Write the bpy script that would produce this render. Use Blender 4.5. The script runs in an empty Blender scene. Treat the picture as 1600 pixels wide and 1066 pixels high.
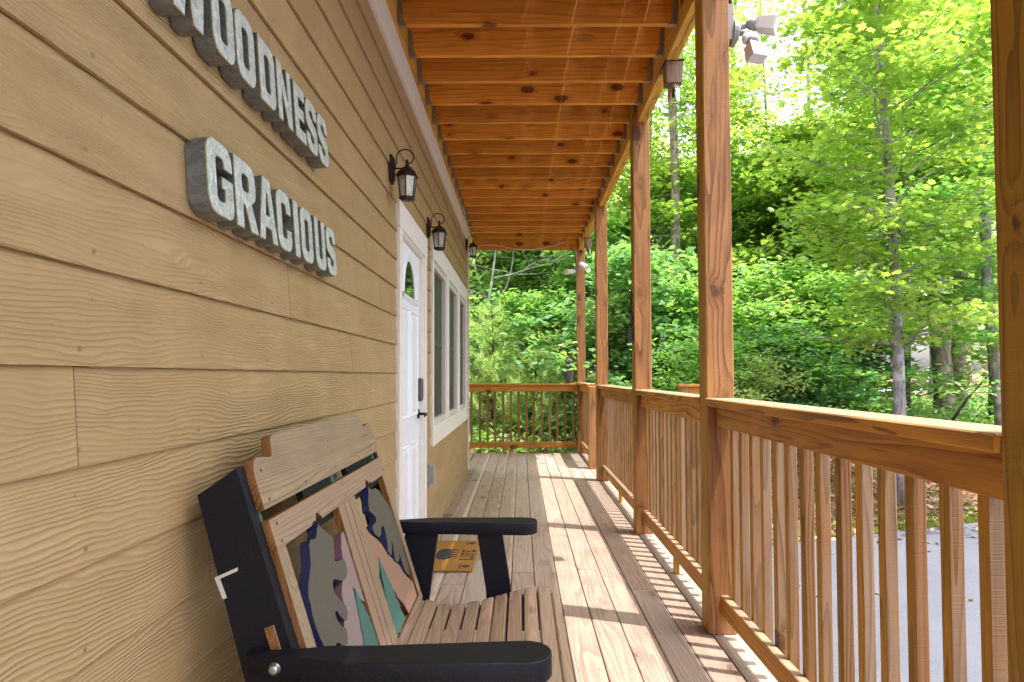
import bpy, bmesh, math, random
import numpy as np
from mathutils import Vector, Matrix
random.seed(7); rng = np.random.default_rng(7)
S = bpy.context.scene; COL = S.collection
R = math.radians

# ------------------------------------------------------------------ camera
cam_d = bpy.data.cameras.new('camera'); cam = bpy.data.objects.new('camera', cam_d); COL.objects.link(cam)
cam_d.sensor_width = 36; cam_d.lens = 1067/1600*36
cam_d.shift_x = -14/1600; cam_d.shift_y = 19/1600
cam_d.clip_start = .05; cam_d.clip_end = 600
cam.matrix_world = Matrix.Translation((0, 0, 1.24)) @ Matrix.Rotation(R(90)+math.atan(.033), 4, 'X') @ Matrix.Rotation(-.0036, 4, 'Z')
S.camera = cam

# ------------------------------------------------------------------ light
SUN = Vector((1, -.40, 4.1)).normalized()          # towards the sun
W = bpy.data.worlds.new('World'); S.world = W; W.use_nodes = True
nt = W.node_tree; nt.nodes.clear()
sky = nt.nodes.new('ShaderNodeTexSky'); sky.sky_type = 'NISHITA'; sky.sun_disc = False
sky.sun_elevation = math.asin(SUN.z); sky.sun_rotation = math.atan2(SUN.x, SUN.y)
sky.dust_density = 4.0; sky.air_density = 1.0; sky.ozone_density = 1.0
hs = nt.nodes.new('ShaderNodeHueSaturation'); hs.inputs['Saturation'].default_value = .35
bgd = nt.nodes.new('ShaderNodeBackground'); bgd.inputs['Strength'].default_value = .15
out = nt.nodes.new('ShaderNodeOutputWorld')
nt.links.new(sky.outputs[0], hs.inputs['Color']); nt.links.new(hs.outputs[0], bgd.inputs[0]); nt.links.new(bgd.outputs[0], out.inputs[0])
sl = bpy.data.lights.new('sun', 'SUN'); sun = bpy.data.objects.new('sun', sl); COL.objects.link(sun)
sl.energy = 2.0; sl.angle = R(.5); sl.color = (1, .955, .89)
sun.rotation_euler = SUN.to_track_quat('Z', 'Y').to_euler()
S.view_settings.view_transform = 'Standard'; S.view_settings.look = 'None'
S.view_settings.exposure = 2.1; S.view_settings.gamma = 1; S.view_settings.use_curve_mapping = False
S.render.engine = 'CYCLES'
S.cycles.max_bounces = 10; S.cycles.diffuse_bounces = 6; S.cycles.transmission_bounces = 6; S.cycles.transparent_max_bounces = 8
S.cycles.use_denoising = True; S.cycles.sample_clamp_indirect = 6; S.cycles.caustics_reflective = False; S.cycles.caustics_refractive = False

# ------------------------------------------------------------------ material helpers
class NB:
    def __init__(s, name):
        s.m = bpy.data.materials.new(name); s.m.use_nodes = True; s.t = s.m.node_tree; s.t.nodes.clear()
        s.out = s.n('ShaderNodeOutputMaterial')
    def n(s, typ, **kw):
        x = s.t.nodes.new(typ)
        for k, v in kw.items(): setattr(x, k, v)
        return x
    def put(s, sock, v):
        if isinstance(v, bpy.types.NodeSocket): s.t.links.new(v, sock)
        elif v is not None:
            if hasattr(sock.default_value, '__len__') and not hasattr(v, '__len__'): v = (v,)*3
            if hasattr(v, '__len__') and sock.type == 'RGBA' and len(v) == 3: v = (*v, 1)
            sock.default_value = v
    def math(s, op, a, b=0., c=None, clamp=False):
        x = s.n('ShaderNodeMath', operation=op, use_clamp=clamp); s.put(x.inputs[0], a); s.put(x.inputs[1], b)
        if c is not None: s.put(x.inputs[2], c)
        return x.outputs[0]
    def vmath(s, op, a, b):
        x = s.n('ShaderNodeVectorMath', operation=op); s.put(x.inputs[0], a); s.put(x.inputs[1], b); return x.outputs[0]
    def noise(s, vec, scale=5., detail=2., rough=.5, dist=0., color=False):
        x = s.n('ShaderNodeTexNoise'); s.put(x.inputs['Vector'], vec); s.put(x.inputs['Scale'], scale)
        x.inputs['Detail'].default_value = detail; x.inputs['Roughness'].default_value = rough; x.inputs['Distortion'].default_value = dist
        return x.outputs[1 if color else 0]
    def voro(s, vec, scale=5., out='Distance', feature='F1'):
        x = s.n('ShaderNodeTexVoronoi', feature=feature); s.put(x.inputs['Vector'], vec); s.put(x.inputs['Scale'], scale); return x.outputs[out]
    def ramp(s, fac, stops):
        x = s.n('ShaderNodeValToRGB'); s.put(x.inputs[0], fac); e = x.color_ramp.elements
        while len(e) < len(stops): e.new(.5)
        for k, (p, c) in enumerate(stops): e[k].position = p; e[k].color = (*c, 1) if len(c) == 3 else c
        return x.outputs[0]
    def rng(s, v, a, b, c=0., d=1.):
        x = s.n('ShaderNodeMapRange'); s.put(x.inputs[0], v)
        for k, q in enumerate((a, b, c, d)): x.inputs[k+1].default_value = q
        return x.outputs[0]
    def mix(s, fac, a, b, typ='MIX'):
        x = s.n('ShaderNodeMix', data_type='RGBA', blend_type=typ); s.put(x.inputs[0], fac); s.put(x.inputs[6], a); s.put(x.inputs[7], b); return x.outputs[2]
    def obj(s): return s.n('ShaderNodeTexCoord').outputs['Object']
    def rnd(s): return s.n('ShaderNodeObjectInfo').outputs['Random']
    def bump(s, h, strength=.3, dist=.01):
        x = s.n('ShaderNodeBump'); s.put(x.inputs['Height'], h); x.inputs['Strength'].default_value = strength; x.inputs['Distance'].default_value = dist
        return x.outputs[0]
    def bsdf(s, col, rough=.6, bump=None, metal=0., spec=.4, trans=0., ior=1.45, alpha=None):
        x = s.n('ShaderNodeBsdfPrincipled'); s.put(x.inputs['Base Color'], col); s.put(x.inputs['Roughness'], rough)
        x.inputs['Metallic'].default_value = metal; x.inputs['Specular IOR Level'].default_value = spec
        x.inputs['Transmission Weight'].default_value = trans; x.inputs['IOR'].default_value = ior
        if bump is not None: s.t.links.new(bump, x.inputs['Normal'])
        return x.outputs[0]
    def done(s, sh): s.t.links.new(sh, s.out.inputs[0]); return s.m

def wood(name, light, dark, axis='y', freq=70, knots=.5, rough=.62, vary=.25, gray=None, graymix=0., bump=.25, knotcol=(.06, .02, .008), saw=0., wtop=None, kscale=1., negx=None, grain=1.5):
    b = NB(name); ai = 'xyz'.index(axis); r = b.rnd()
    off = b.n('ShaderNodeCombineXYZ')
    b.put(off.inputs[0], b.math('MULTIPLY', r, 37.)); b.put(off.inputs[1], b.math('MULTIPLY', r, 91.)); b.put(off.inputs[2], b.math('MULTIPLY', r, 53.))
    o = b.obj()
    sc = [1., 1., 1.]; sc[ai] = .11
    q = b.vmath('ADD', b.vmath('MULTIPLY', o, tuple(sc)), off.outputs[0])
    sk = [5.5*kscale]*3; sk[ai] = 3.0*kscale
    # knots
    kv = b.vmath('ADD', b.vmath('MULTIPLY', o, tuple(sk)), off.outputs[0])
    kv = b.vmath('ADD', kv, b.vmath('MULTIPLY', b.vmath('SUBTRACT', b.noise(b.vmath('MULTIPLY', o, (38, 38, 38)), 1., 2., .6, color=True), (.5, .5, .5)), (.16, .16, .16)))
    kd = b.voro(kv, 1.)
    vcol = b.voro(kv, 1., 'Color')
    sepc = b.n('ShaderNodeSeparateColor'); b.put(sepc.inputs[0], vcol)
    kon = b.math('LESS_THAN', sepc.outputs[0], knots)
    near = b.math('MULTIPLY', b.rng(kd, .05, .42, 1., 0.), kon)
    sep = b.n('ShaderNodeSeparateXYZ'); b.put(sep.inputs[0], o)
    cr = [sep.outputs[k] for k in range(3) if k != ai]
    n1 = b.noise(q, 5., 2., .5); n2 = b.noise(b.vmath('ADD', q, (7.3, 1.2, 4.4)), 5., 2., .5)
    ra = b.math('SUBTRACT', r, .5)
    A = b.math('ADD', b.math('ADD', cr[0], b.math('MULTIPLY', b.math('SUBTRACT', n1, .5), .22)), b.math('MULTIPLY', ra, .12))
    B = b.math('ADD', b.math('ADD', cr[1], b.math('MULTIPLY', b.math('SUBTRACT', n2, .5), .22)), b.math('MULTIPLY', ra, -.1))
    rad = b.math('SQRT', b.math('ADD', b.math('MULTIPLY', A, A), b.math('MULTIPLY', B, B)))
    rad = b.math('ADD', rad, b.math('MULTIPLY', b.math('MULTIPLY', near, near), .05))
    ring = b.math('FRACT', b.math('MULTIPLY', rad, float(freq)))
    ringw = b.math('MULTIPLY', b.math('POWER', ring, 2.2), b.noise(q, 9., 1.))
    sf = [150.]*3; sf[ai] = 4.
    fine = b.noise(b.vmath('ADD', b.vmath('MULTIPLY', o, tuple(sf)), off.outputs[0]), 1., 3., .65)
    blot = b.noise(b.vmath('ADD', o, off.outputs[0]), 3.1, 3., .6)
    f = b.math('ADD', b.math('MULTIPLY', ringw, grain), b.math('MULTIPLY', b.math('SUBTRACT', fine, .5), 1.0), clamp=True)
    c = b.mix(f, light, dark)
    s3 = [75.]*3; s3[ai] = 2.2
    crack = b.rng(b.noise(b.vmath('ADD', b.vmath('MULTIPLY', o, tuple(s3)), off.outputs[0]), 1., 2., .55), .66, .72)
    c = b.mix(b.math('MULTIPLY', crack, .55), c, tuple(v*.35 for v in dark))
    if gray is not None:
        gm = b.math('MULTIPLY', b.rng(b.math('ADD', blot, b.math('MULTIPLY', ra, .5)), .3, .7), graymix)
        c = b.mix(gm, c, b.mix(f, gray, tuple(v*.6 for v in gray)))
    # object to object and blotch value variation
    val = b.math('ADD', b.rng(r, 0, 1, 1-vary, 1+vary*.6), b.math('MULTIPLY', b.math('SUBTRACT', blot, .5), .5))
    comb = b.n('ShaderNodeCombineColor')
    for k in range(3): b.put(comb.inputs[k], val)
    c = b.mix(1., c, comb.outputs[0], 'MULTIPLY')
    halo = b.math('MULTIPLY', near, .55); c = b.mix(halo, c, tuple(v*.8 for v in dark))
    kr = b.math('MULTIPLY', b.math('ADD', sepc.outputs[1], .4), .19)
    kq = b.math('DIVIDE', b.math('ADD', kd, b.math('MULTIPLY', b.math('SUBTRACT', fine, .5), .06)), kr)
    core = b.math('MULTIPLY', b.rng(kq, .78, 1.05, 1., 0.), kon)
    kring = b.math('ADD', b.math('MULTIPLY', b.math('SINE', b.math('MULTIPLY', kq, 19.)), .5), .5)
    kc = b.mix(b.math('MULTIPLY', kring, .6), knotcol, tuple(v*1.1 for v in dark))
    c = b.mix(b.math('MULTIPLY', core, .86), c, kc)
    if wtop is not None:     # weathered where rain and sun reach: upward faces
        gn = b.n('ShaderNodeNewGeometry'); sn = b.n('ShaderNodeSeparateXYZ'); b.put(sn.inputs[0], gn.outputs['True Normal'])
        c = b.mix(b.math('MULTIPLY', b.rng(sn.outputs[2], .5, .9), .8), c, b.mix(f, wtop, tuple(v*.7 for v in wtop)))
    if negx is not None:     # golden colour on the faces turned towards negative x
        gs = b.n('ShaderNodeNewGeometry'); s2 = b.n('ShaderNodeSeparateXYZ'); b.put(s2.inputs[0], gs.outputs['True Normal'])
        sc2 = b.mix(1., b.mix(f, negx, tuple(v*.45 for v in negx)), comb.outputs[0], 'MULTIPLY')
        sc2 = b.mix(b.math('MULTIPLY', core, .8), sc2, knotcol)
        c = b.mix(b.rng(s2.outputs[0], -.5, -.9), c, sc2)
    h = b.math('ADD', b.math('MULTIPLY', ringw, -.5), b.math('MULTIPLY', fine, .6))
    if saw:
        ss = [3.]*3; ss[ai] = 260.
        h = b.math('ADD', h, b.math('MULTIPLY', b.noise(b.vmath('MULTIPLY', o, tuple(ss)), 1., 1.), saw))
    return b.done(b.bsdf(c, b.rng(fine, 0, 1, rough-.08, rough+.12), b.bump(h, bump, .004)))

WC = {}
WP = {
 'joist': dict(grain=.95, light=(.86, .355, .045), dark=(.30, .07, .007), freq=34, knots=.75, kscale=1.35, rough=.5, vary=.24, knotcol=(.07, .010, .004)),
 'beam': dict(light=(.85, .48, .09), dark=(.42, .18, .022), freq=40, knots=.15, rough=.55, vary=.1),
 'post': dict(negx=(.44, .245, .035), gray=(.28, .16, .09), graymix=.25, light=(.42, .19, .060), dark=(.11, .038, .012), freq=46, knots=.85, kscale=1.15, rough=.6, vary=.12, bump=.4, saw=.45, knotcol=(.09, .04, .03)),
 'rail': dict(wtop=(.30, .235, .175), light=(.60, .285, .040), dark=(.20, .066, .008), freq=48, knots=.55, kscale=1.3, rough=.55, vary=.15),
 'baluster': dict(negx=(.54, .29, .04), gray=(.25, .185, .13), graymix=.7, light=(.38, .185, .07), dark=(.14, .057, .02), freq=60, knots=.1, rough=.62, vary=.28, saw=.4, bump=.4),
 'deck': dict(grain=1.15, light=(.44, .32, .25), dark=(.18, .12, .085), freq=46, knots=.2, rough=.6, vary=.24, gray=(.28, .245, .215), graymix=.6, knotcol=(.13, .08, .06)),
 'lumber': dict(grain=1.2, light=(.38, .275, .175), dark=(.20, .13, .08), freq=110, knots=0., rough=.6, vary=.2, bump=.7, gray=(.27, .165, .125), graymix=.6),
 'oak_edge': dict(light=(.30, .135, .042), dark=(.09, .035, .012), freq=120, knots=0., rough=.5, vary=.1),
 'block': dict(light=(.30, .21, .14), dark=(.18, .11, .07), freq=60, knots=.4, rough=.65, vary=.1),
}
def wm(kind, axis='y'):
    if (kind, axis) not in WC: WC[kind, axis] = wood(kind+'_wood_'+axis, axis=axis, **WP[kind])
    return WC[kind, axis]

def plain(name, col, rough=.5, metal=0., nscale=0., namp=.15, bump=0., spec=.4, bscale=None):
    b = NB(name); o = b.obj(); c = col; bp = None
    if nscale:
        f = b.noise(o, nscale, 4., .6)
        c = b.mix(b.rng(f, .3, .7), tuple(v*(1-namp) for v in col), tuple(min(1, v*(1+namp)) for v in col))
    if bump: bp = b.bump(b.noise(o, bscale or nscale or 60., 3., .6), bump, .003)
    return b.done(b.bsdf(c, rough, bp, metal, spec))

M = {}
M['white_paint'] = plain('white_trim_paint', (.78, .745, .70), .5, nscale=30, namp=.05, bump=.15)
M['door_paint'] = plain('white_door_paint', (.80, .83, .88), .38, nscale=9, namp=.02)
M['bronze'] = plain('dark_bronze', (.045, .032, .022), .42, .6, nscale=60, namp=.5, bump=.1)
M['hanger'] = plain('galvanized_hanger', (.42, .37, .27), .42, .75, nscale=120, namp=.3)
M['grey_plastic'] = plain('grey_plastic', (.33, .34, .36), .45, nscale=20, namp=.08)
M['white_plastic'] = plain('white_plastic', (.72, .72, .73), .4, nscale=20, namp=.04)
M['steel'] = plain('brushed_steel', (.55, .55, .56), .32, .9, nscale=40, namp=.1)
M['keypad'] = plain('dark_nickel', (.12, .12, .125), .35, .7)
M['dark_metal'] = plain('dark_metal', (.03, .03, .035), .4, .5)
M['black_poly'] = plain('black_poly_lumber', (.006, .0065, .012), .5, nscale=260, namp=.8, bump=.35, spec=.3, bscale=400)
M['navy_edge'] = plain('navy_routed_edge', (.025, .032, .085), .35)
M['grey_poly'] = plain('weathered_grey_poly', (.105, .092, .070), .65, nscale=240, namp=.25, bump=.3)
M['mauve_poly'] = plain('mauve_poly', (.26, .19, .18), .6, nscale=200, namp=.12, bump=.2)
M['brown_poly'] = plain('tan_brown_poly', (.30, .175, .12), .6, nscale=200, namp=.12, bump=.2)
M['green_poly'] = plain('green_poly', (.06, .15, .125), .6, nscale=180, namp=.2, bump=.2)
M['mat_print'] = plain('black_print', (.03, .03, .035), .9, nscale=300, namp=.5)
M['concrete'] = plain('concrete', (.35, .34, .32), .9, nscale=20, namp=.1, bump=.3)
M['screen'] = plain('dark_insect_screen', (.045, .045, .046), .4, nscale=3, namp=.12, spec=.5)
M['sheath'] = plain('house_sheathing', (.25, .2, .15), .9)
M['owl'] = plain('dark_feather_plastic', (.10, .085, .085), .6, nscale=45, namp=.8, bump=.8)
M['caulk'] = plain('tan_caulk', (.16, .105, .055), .8)

def _siding():
    b = NB('tan_fibre_cement_siding'); o = b.obj(); r = b.rnd()
    off = b.n('ShaderNodeCombineXYZ'); b.put(off.inputs[1], b.math('MULTIPLY', r, 61.)); b.put(off.inputs[2], b.math('MULTIPLY', r, 17.))
    p = b.vmath('ADD', o, off.outputs[0]); sep = b.n('ShaderNodeSeparateXYZ'); b.put(sep.inputs[0], o)
    w1 = b.noise(b.vmath('MULTIPLY', p, (1, 1.3, 7.)), 1., 2., .45)
    w2 = b.noise(b.vmath('MULTIPLY', p, (1, 6., 16.)), 1., 2., .5)
    w3 = b.noise(b.vmath('MULTIPLY', p, (1, 14., 40.)), 1., 1., .5)
    ph = b.math('ADD', b.math('MULTIPLY', sep.outputs[2], 105.), b.math('ADD', b.math('MULTIPLY', w1, 13.), b.math('ADD', b.math('MULTIPLY', w2, 2.2), b.math('MULTIPLY', w3, .6))))
    g = b.math('ADD', b.math('MULTIPLY', b.math('SINE', b.math('MULTIPLY', ph, 6.2832)), .5), .5)
    g = b.math('POWER', g, 1.5)
    patch = b.rng(b.noise(b.vmath('MULTIPLY', p, (1, 2.2, 9.)), 1., 2.), .34, .6, .25, 1.)
    h = b.math('MULTIPLY', g, patch)
    h = b.math('ADD', h, b.math('MULTIPLY', b.noise(b.vmath('MULTIPLY', p, (60, 60., 300.)), 1., 2.), .2))
    c = b.mix(b.rng(b.noise(p, 1.7, 3.), .35, .65), (.41, .273, .125), (.46, .318, .162))
    vr = b.rng(r, 0., 1., .93, 1.05)
    st = b.rng(b.noise(b.vmath('MULTIPLY', o, (1, 5., .6)), 1., 4., .65), .3, .7, .90, 1.05)
    cc = b.n('ShaderNodeCombineColor'); vs_ = b.math('MULTIPLY', vr, st)
    for k_ in range(3): b.put(cc.inputs[k_], vs_)
    c = b.mix(1., c, cc.outputs[0], 'MULTIPLY')
    c = b.mix(b.math('MULTIPLY', h, .30), b.mix(1., c, (.90, .89, .88), 'MULTIPLY'), (.50, .385, .225))
    sp = b.math('GREATER_THAN', b.noise(p, 48., 1.), .80)
    c = b.mix(b.math('MULTIPLY', sp, .6), c, (.12, .09, .05))
    return b.done(b.bsdf(c, .48, b.bump(h, .6, .0038), spec=.45))
M['siding'] = _siding()

def _galv(name, base, hi, bumpy):
    b = NB(name); o = b.obj()
    v = b.voro(b.vmath('ADD', o, b.vmath('MULTIPLY', b.noise(o, 40., 2., color=True), (.01, .01, .01))), 75., 'Color'); s = b.n('ShaderNodeSeparateColor'); b.put(s.inputs[0], v)
    f = b.math('ADD', b.math('MULTIPLY', s.outputs[0], .6), b.math('MULTIPLY', b.noise(o, 30., 3.), .5))
    c = b.mix(f, base, hi)
    c = b.mix(b.math('MULTIPLY', b.rng(b.noise(o, 14., 4., .7), .58, .72), .5), c, tuple(v*.45 for v in base))
    return b.done(b.bsdf(c, b.rng(f, 0, 1, .5, .3), b.bump(b.noise(o, 65., 3., .5, 1.2), bumpy, .006), metal=.35))
M['galv'] = _galv('galvanized_tin', (.11, .12, .12), (.23, .24, .235), .25)
M['galv_face'] = _galv('pale_galvanized_face', (.36, .42, .42), (.76, .82, .81), 1.)
M['rust_rim'] = plain('tarnished_rim', (.30, .27, .12), .5, .3, nscale=80, namp=.4)

def _glass(name, tint=(1, 1, 1), rough=.0):
    b = NB(name); return b.done(b.bsdf(tint, rough, None, 0., .5, 1., 1.45))
M['glass'] = _glass('clear_glass'); M['jar_glass'] = _glass('jar_glass', (.93, .98, .97), .05)
def _thin():
    b = NB('lantern_glass'); t = b.n('ShaderNodeBsdfTransparent'); g = b.n('ShaderNodeBsdfDiffuse'); g.inputs[0].default_value = (.6, .6, .56, 1)
    gl = b.n('ShaderNodeBsdfGlossy'); gl.inputs[1].default_value = .06
    m1 = b.n('ShaderNodeMixShader'); m1.inputs[0].default_value = .35; b.t.links.new(t.outputs[0], m1.inputs[1]); b.t.links.new(g.outputs[0], m1.inputs[2])
    m2 = b.n('ShaderNodeMixShader'); m2.inputs[0].default_value = .2; b.t.links.new(m1.outputs[0], m2.inputs[1]); b.t.links.new(gl.outputs[0], m2.inputs[2])
    return b.done(m2.outputs[0])
M['lantern_glass'] = _thin()
def _mirror():
    b = NB('reflecting_window_glass'); return b.done(b.bsdf((.02, .025, .025), .03, None, 0., 1., 0., 1.9))
M['fan_glass'] = _mirror()
def _coir():
    b = NB('coir_mat'); o = b.obj(); f = b.noise(o, 420., 3., .7)
    c = b.mix(f, (.22, .10, .022), (.46, .24, .065)); return b.done(b.bsdf(c, .95, b.bump(f, .8, .006), spec=.1))
M['coir'] = _coir()
def _asphalt():
    b = NB('asphalt'); o = b.obj(); f = b.noise(o, 90., 3., .7); g = b.noise(o, 1.1, 4., .6)
    c = b.mix(f, (.04, .042, .056), (.14, .146, .182)); c = b.mix(b.math('MULTIPLY', b.rng(g, .35, .7), .5), c, (.12, .122, .145)); return b.done(b.bsdf(c, .85, b.bump(f, .5, .01), spec=.3))
M['asphalt'] = _asphalt()
def _ground():
    b = NB('forest_floor'); o = b.obj(); f = b.noise(o, 24., 5., .75); g = b.noise(o, .55, 4., .6); h = b.noise(o, 4., 4., .7)
    c = b.mix(f, (.10, .055, .035), (.36, .20, .135)); c = b.mix(b.rng(h, .45, .7), c, (.40, .27, .20))
    c = b.mix(b.rng(g, .5, .66), c, b.mix(f, (.04, .07, .018), (.11, .15, .04))); return b.done(b.bsdf(c, .95, b.bump(f, .9, .05), spec=.1))
M['ground'] = _ground()
def _bark(name, c0, c1, sc=26.):
    b = NB(name); o = b.obj(); q = b.vmath('MULTIPLY', o, (1, 1, .22)); f = b.noise(q, sc, 5., .7, .6); g = b.noise(o, 5., 3.)
    c = b.mix(b.rng(f, .35, .62), c0, c1); c = b.mix(b.rng(g, .52, .62), c, tuple(min(1, v*1.35) for v in c1))
    return b.done(b.bsdf(c, .9, b.bump(f, .9, .03), spec=.15))
M['bark_pale'] = _bark('pale_grey_bark', (.17, .155, .16), (.42, .40, .41)); M['bark_grey'] = _bark('grey_brown_bark', (.12, .095, .075), (.34, .29, .24))
M['bark_dark'] = _bark('dark_bark', (.03, .024, .02), (.095, .075, .06)); M['bark_dead'] = _bark('dead_silver_wood', (.22, .20, .19), (.50, .47, .45))
def leafmat(name, c0, c1, c2, tr=.5):
    b = NB(name); g = b.n('ShaderNodeNewGeometry'); r = g.outputs['Random Per Island']
    big = b.noise(g.outputs['Position'], 1.3, 2.)
    c = b.ramp(b.math('ADD', b.math('MULTIPLY', r, .55), b.math('MULTIPLY', b.rng(big, .3, .7), .45)), [(0, c0), (.5, c1), (1, c2)])
    d = b.bsdf(c, .36, None, spec=.7)
    t = b.n('ShaderNodeBsdfTranslucent'); b.put(t.inputs[0], b.mix(1., c, (1.75, 1.55, .7), 'MULTIPLY'))
    m = b.n('ShaderNodeMixShader'); m.inputs[0].default_value = tr
    b.t.links.new(d, m.inputs[1]); b.t.links.new(t.outputs[0], m.inputs[2]); return b.done(m.outputs[0])
M['leaf_lime'] = leafmat('lime_leaves', (.15, .32, .075), (.27, .45, .11), (.46, .57, .22), .55)
M['leaf_green'] = leafmat('mid_green_leaves', (.12, .32, .095), (.22, .45, .14), (.40, .58, .24), .5)
M['leaf_deep'] = leafmat('deep_green_leaves', (.09, .25, .11), (.17, .37, .16), (.30, .50, .24), .42)
M['leaf_pale'] = leafmat('pale_green_leaves', (.20, .34, .15), (.33, .46, .22), (.50, .58, .36), .5)
M['needle'] = leafmat('soft_pine_needles', (.26, .44, .15), (.42, .60, .25), (.58, .74, .40), .4)
M['needle_grey'] = leafmat('grey_green_needles', (.14, .24, .13), (.25, .36, .22), (.40, .48, .34), .35)
M['litter'] = leafmat('dry_leaves', (.14, .06, .035), (.32, .17, .10), (.50, .34, .24), .1)
M['grass'] = leafmat('grass_blades', (.08, .17, .02), (.16, .28, .04), (.30, .36, .09), .4)

# ------------------------------------------------------------------ mesh helpers
MC = {}
def link(name, me, parent=None, loc=(0, 0, 0), rot=(0, 0, 0), label=None):
    o = bpy.data.objects.new(name, me); COL.objects.link(o); o.location = loc; o.rotation_euler = rot
    if parent is not None:
        o.parent = parent; o.location = Vector(loc) - root_loc(parent)
    if label: o['label'] = label
    return o
def root_loc(p):
    v = Vector((0, 0, 0))
    while p is not None: v += p.location; p = p.parent
    return v
def thing(name, label, cat, loc=(0, 0, 0), group=None, kind=None):
    o = bpy.data.objects.new(name, None); COL.objects.link(o); o.location = loc; o.empty_display_size = .1
    if label: o['label'] = label
    if cat: o['category'] = cat
    if group: o['group'] = group
    if kind: o['kind'] = kind
    return o
def tag(o, label, cat, group=None, kind=None):
    o['label'] = label
    if cat: o['category'] = cat
    if group: o['group'] = group
    if kind: o['kind'] = kind
    return o
def box_mesh(dx, dy, dz, mat, c=.002):
    key = (round(dx, 4), round(dy, 4), round(dz, 4), mat.name, c)
    if key in MC: return MC[key]
    bm = bmesh.new(); bmesh.ops.create_cube(bm, size=1.)
    bmesh.ops.scale(bm, vec=(dx, dy, dz), verts=bm.verts)
    if c: bmesh.ops.bevel(bm, geom=bm.edges[:], offset=min(c, min(dx, dy, dz)*.3), segments=1, affect='EDGES', profile=.5)
    me = bpy.data.meshes.new('box'); bm.to_mesh(me); bm.free(); me.materials.append(mat); MC[key] = me; return me
def box(name, x, y, z, mat, parent=None, c=.002, rot=(0, 0, 0), label=None):
    me = box_mesh(x[1]-x[0], y[1]-y[0], z[1]-z[0], mat, c)
    return link(name, me, parent, ((x[0]+x[1])/2, (y[0]+y[1])/2, (z[0]+z[1])/2), rot, label)
class MB:
    """collects verts/faces of one mesh (world coordinates); several material slots possible"""
    def __init__(s): s.v = []; s.f = []; s.m = []
    def add(s, vs, fs, mi=0):
        n = len(s.v); s.v += [tuple(v) for v in vs]; s.f += [tuple(i+n for i in f) for f in fs]; s.m += [mi]*len(fs)
    def box(s, x, y, z, mi=0):
        vs = [(a, b, c) for a in x for b in y for c in z]
        s.add(vs, [(0, 1, 3, 2), (4, 6, 7, 5), (0, 4, 5, 1), (2, 3, 7, 6), (0, 2, 6, 4), (1, 5, 7, 3)], mi)
    def tube(s, pts, rs, n=8, mi=0, cap=True):
        pts = [Vector(p) for p in pts]
        if not hasattr(rs, '__len__'): rs = [rs]*len(pts)
        base = len(s.v); ref = None
        for i, p in enumerate(pts):
            d = (pts[min(i+1, len(pts)-1)] - pts[max(i-1, 0)]).normalized()
            if ref is None: ref = d.orthogonal().normalized()
            a = (ref - d*ref.dot(d)).normalized(); bb = d.cross(a); ref = a
            for k in range(n):
                t = 2*math.pi*k/n; s.v.append(tuple(p + (a*math.cos(t)+bb*math.sin(t))*rs[i]))
        for i in range(len(pts)-1):
            for k in range(n):
                a0 = base+i*n+k; a1 = base+i*n+(k+1) % n; s.f.append((a0, a1, a1+n, a0+n)); s.m.append(mi)
        if cap:
            s.f.append(tuple(base+k for k in reversed(range(n)))); s.m.append(mi)
            s.f.append(tuple(base+(len(pts)-1)*n+k for k in range(n))); s.m.append(mi)
    def lathe(s, c, prof, n=6, mi=0, ph=0., cap=True):
        base = len(s.v)
        for r, z in prof:
            for k in range(n):
                t = ph+2*math.pi*k/n; s.v.append((c[0]+r*math.cos(t), c[1]+r*math.sin(t), c[2]+z))
        for i in range(len(prof)-1):
            for k in range(n):
                a0 = base+i*n+k; a1 = base+i*n+(k+1) % n; s.f.append((a0, a1, a1+n, a0+n)); s.m.append(mi)
        if cap:
            s.f.append(tuple(base+k for k in reversed(range(n)))); s.m.append(mi)
            s.f.append(tuple(base+(len(prof)-1)*n+k for k in range(n))); s.m.append(mi)
    def build(s, name, mats, parent=None, smooth=False, origin=(0, 0, 0), label=None, rot=(0, 0, 0)):
        me = bpy.data.meshes.new(name); O = Vector(origin)
        me.from_pydata([tuple(Vector(v)-O) for v in s.v], [], s.f)
        if not isinstance(mats, (list, tuple)): mats = [mats]
        for m in mats: me.materials.append(m)
        if len(mats) > 1: me.polygons.foreach_set('material_index', s.m)
        if smooth: me.polygons.foreach_set('use_smooth', [True]*len(me.polygons))
        me.update(); return link(name, me, parent, origin, rot, label)
def prism_mesh(loops, depth, bevel=0., mat=None, edgemat=None):
    """filled 2D outline (list of closed loops, first outer) extruded by depth in local z (0..depth)"""
    cu = bpy.data.curves.new('c', 'CURVE'); cu.dimensions = '2D'; cu.fill_mode = 'BOTH'; cu.extrude = depth/2; cu.bevel_depth = bevel; cu.bevel_resolution = 1
    for lp in loops:
        sp = cu.splines.new('POLY'); sp.points.add(len(lp)-1); sp.use_cyclic_u = True
        for p, q in zip(sp.points, lp): p.co = (q[0], q[1], 0, 1)
    ob = bpy.data.objects.new('c', cu); COL.objects.link(ob); dg = bpy.context.evaluated_depsgraph_get()
    me = bpy.data.meshes.new_from_object(ob.evaluated_get(dg)); bpy.data.objects.remove(ob); bpy.data.curves.remove(cu)
    me.transform(Matrix.Translation((0, 0, depth/2)))
    me.materials.clear()
    if mat: me.materials.append(mat)
    if edgemat:
        me.materials.append(edgemat)
        for p in me.polygons: p.material_index = 0 if abs(p.normal.z) > .9 else 1
    else:
        for p in me.polygons: p.material_index = 0
    return me
def put_mesh(name, me, mtx, parent, label=None):
    """place mesh whose local frame is mtx (world) by moving origin only"""
    loc = mtx.to_translation(); R3 = mtx.to_3x3().to_4x4(); me.transform(R3)
    return link(name, me, parent, loc, label=label)

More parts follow.
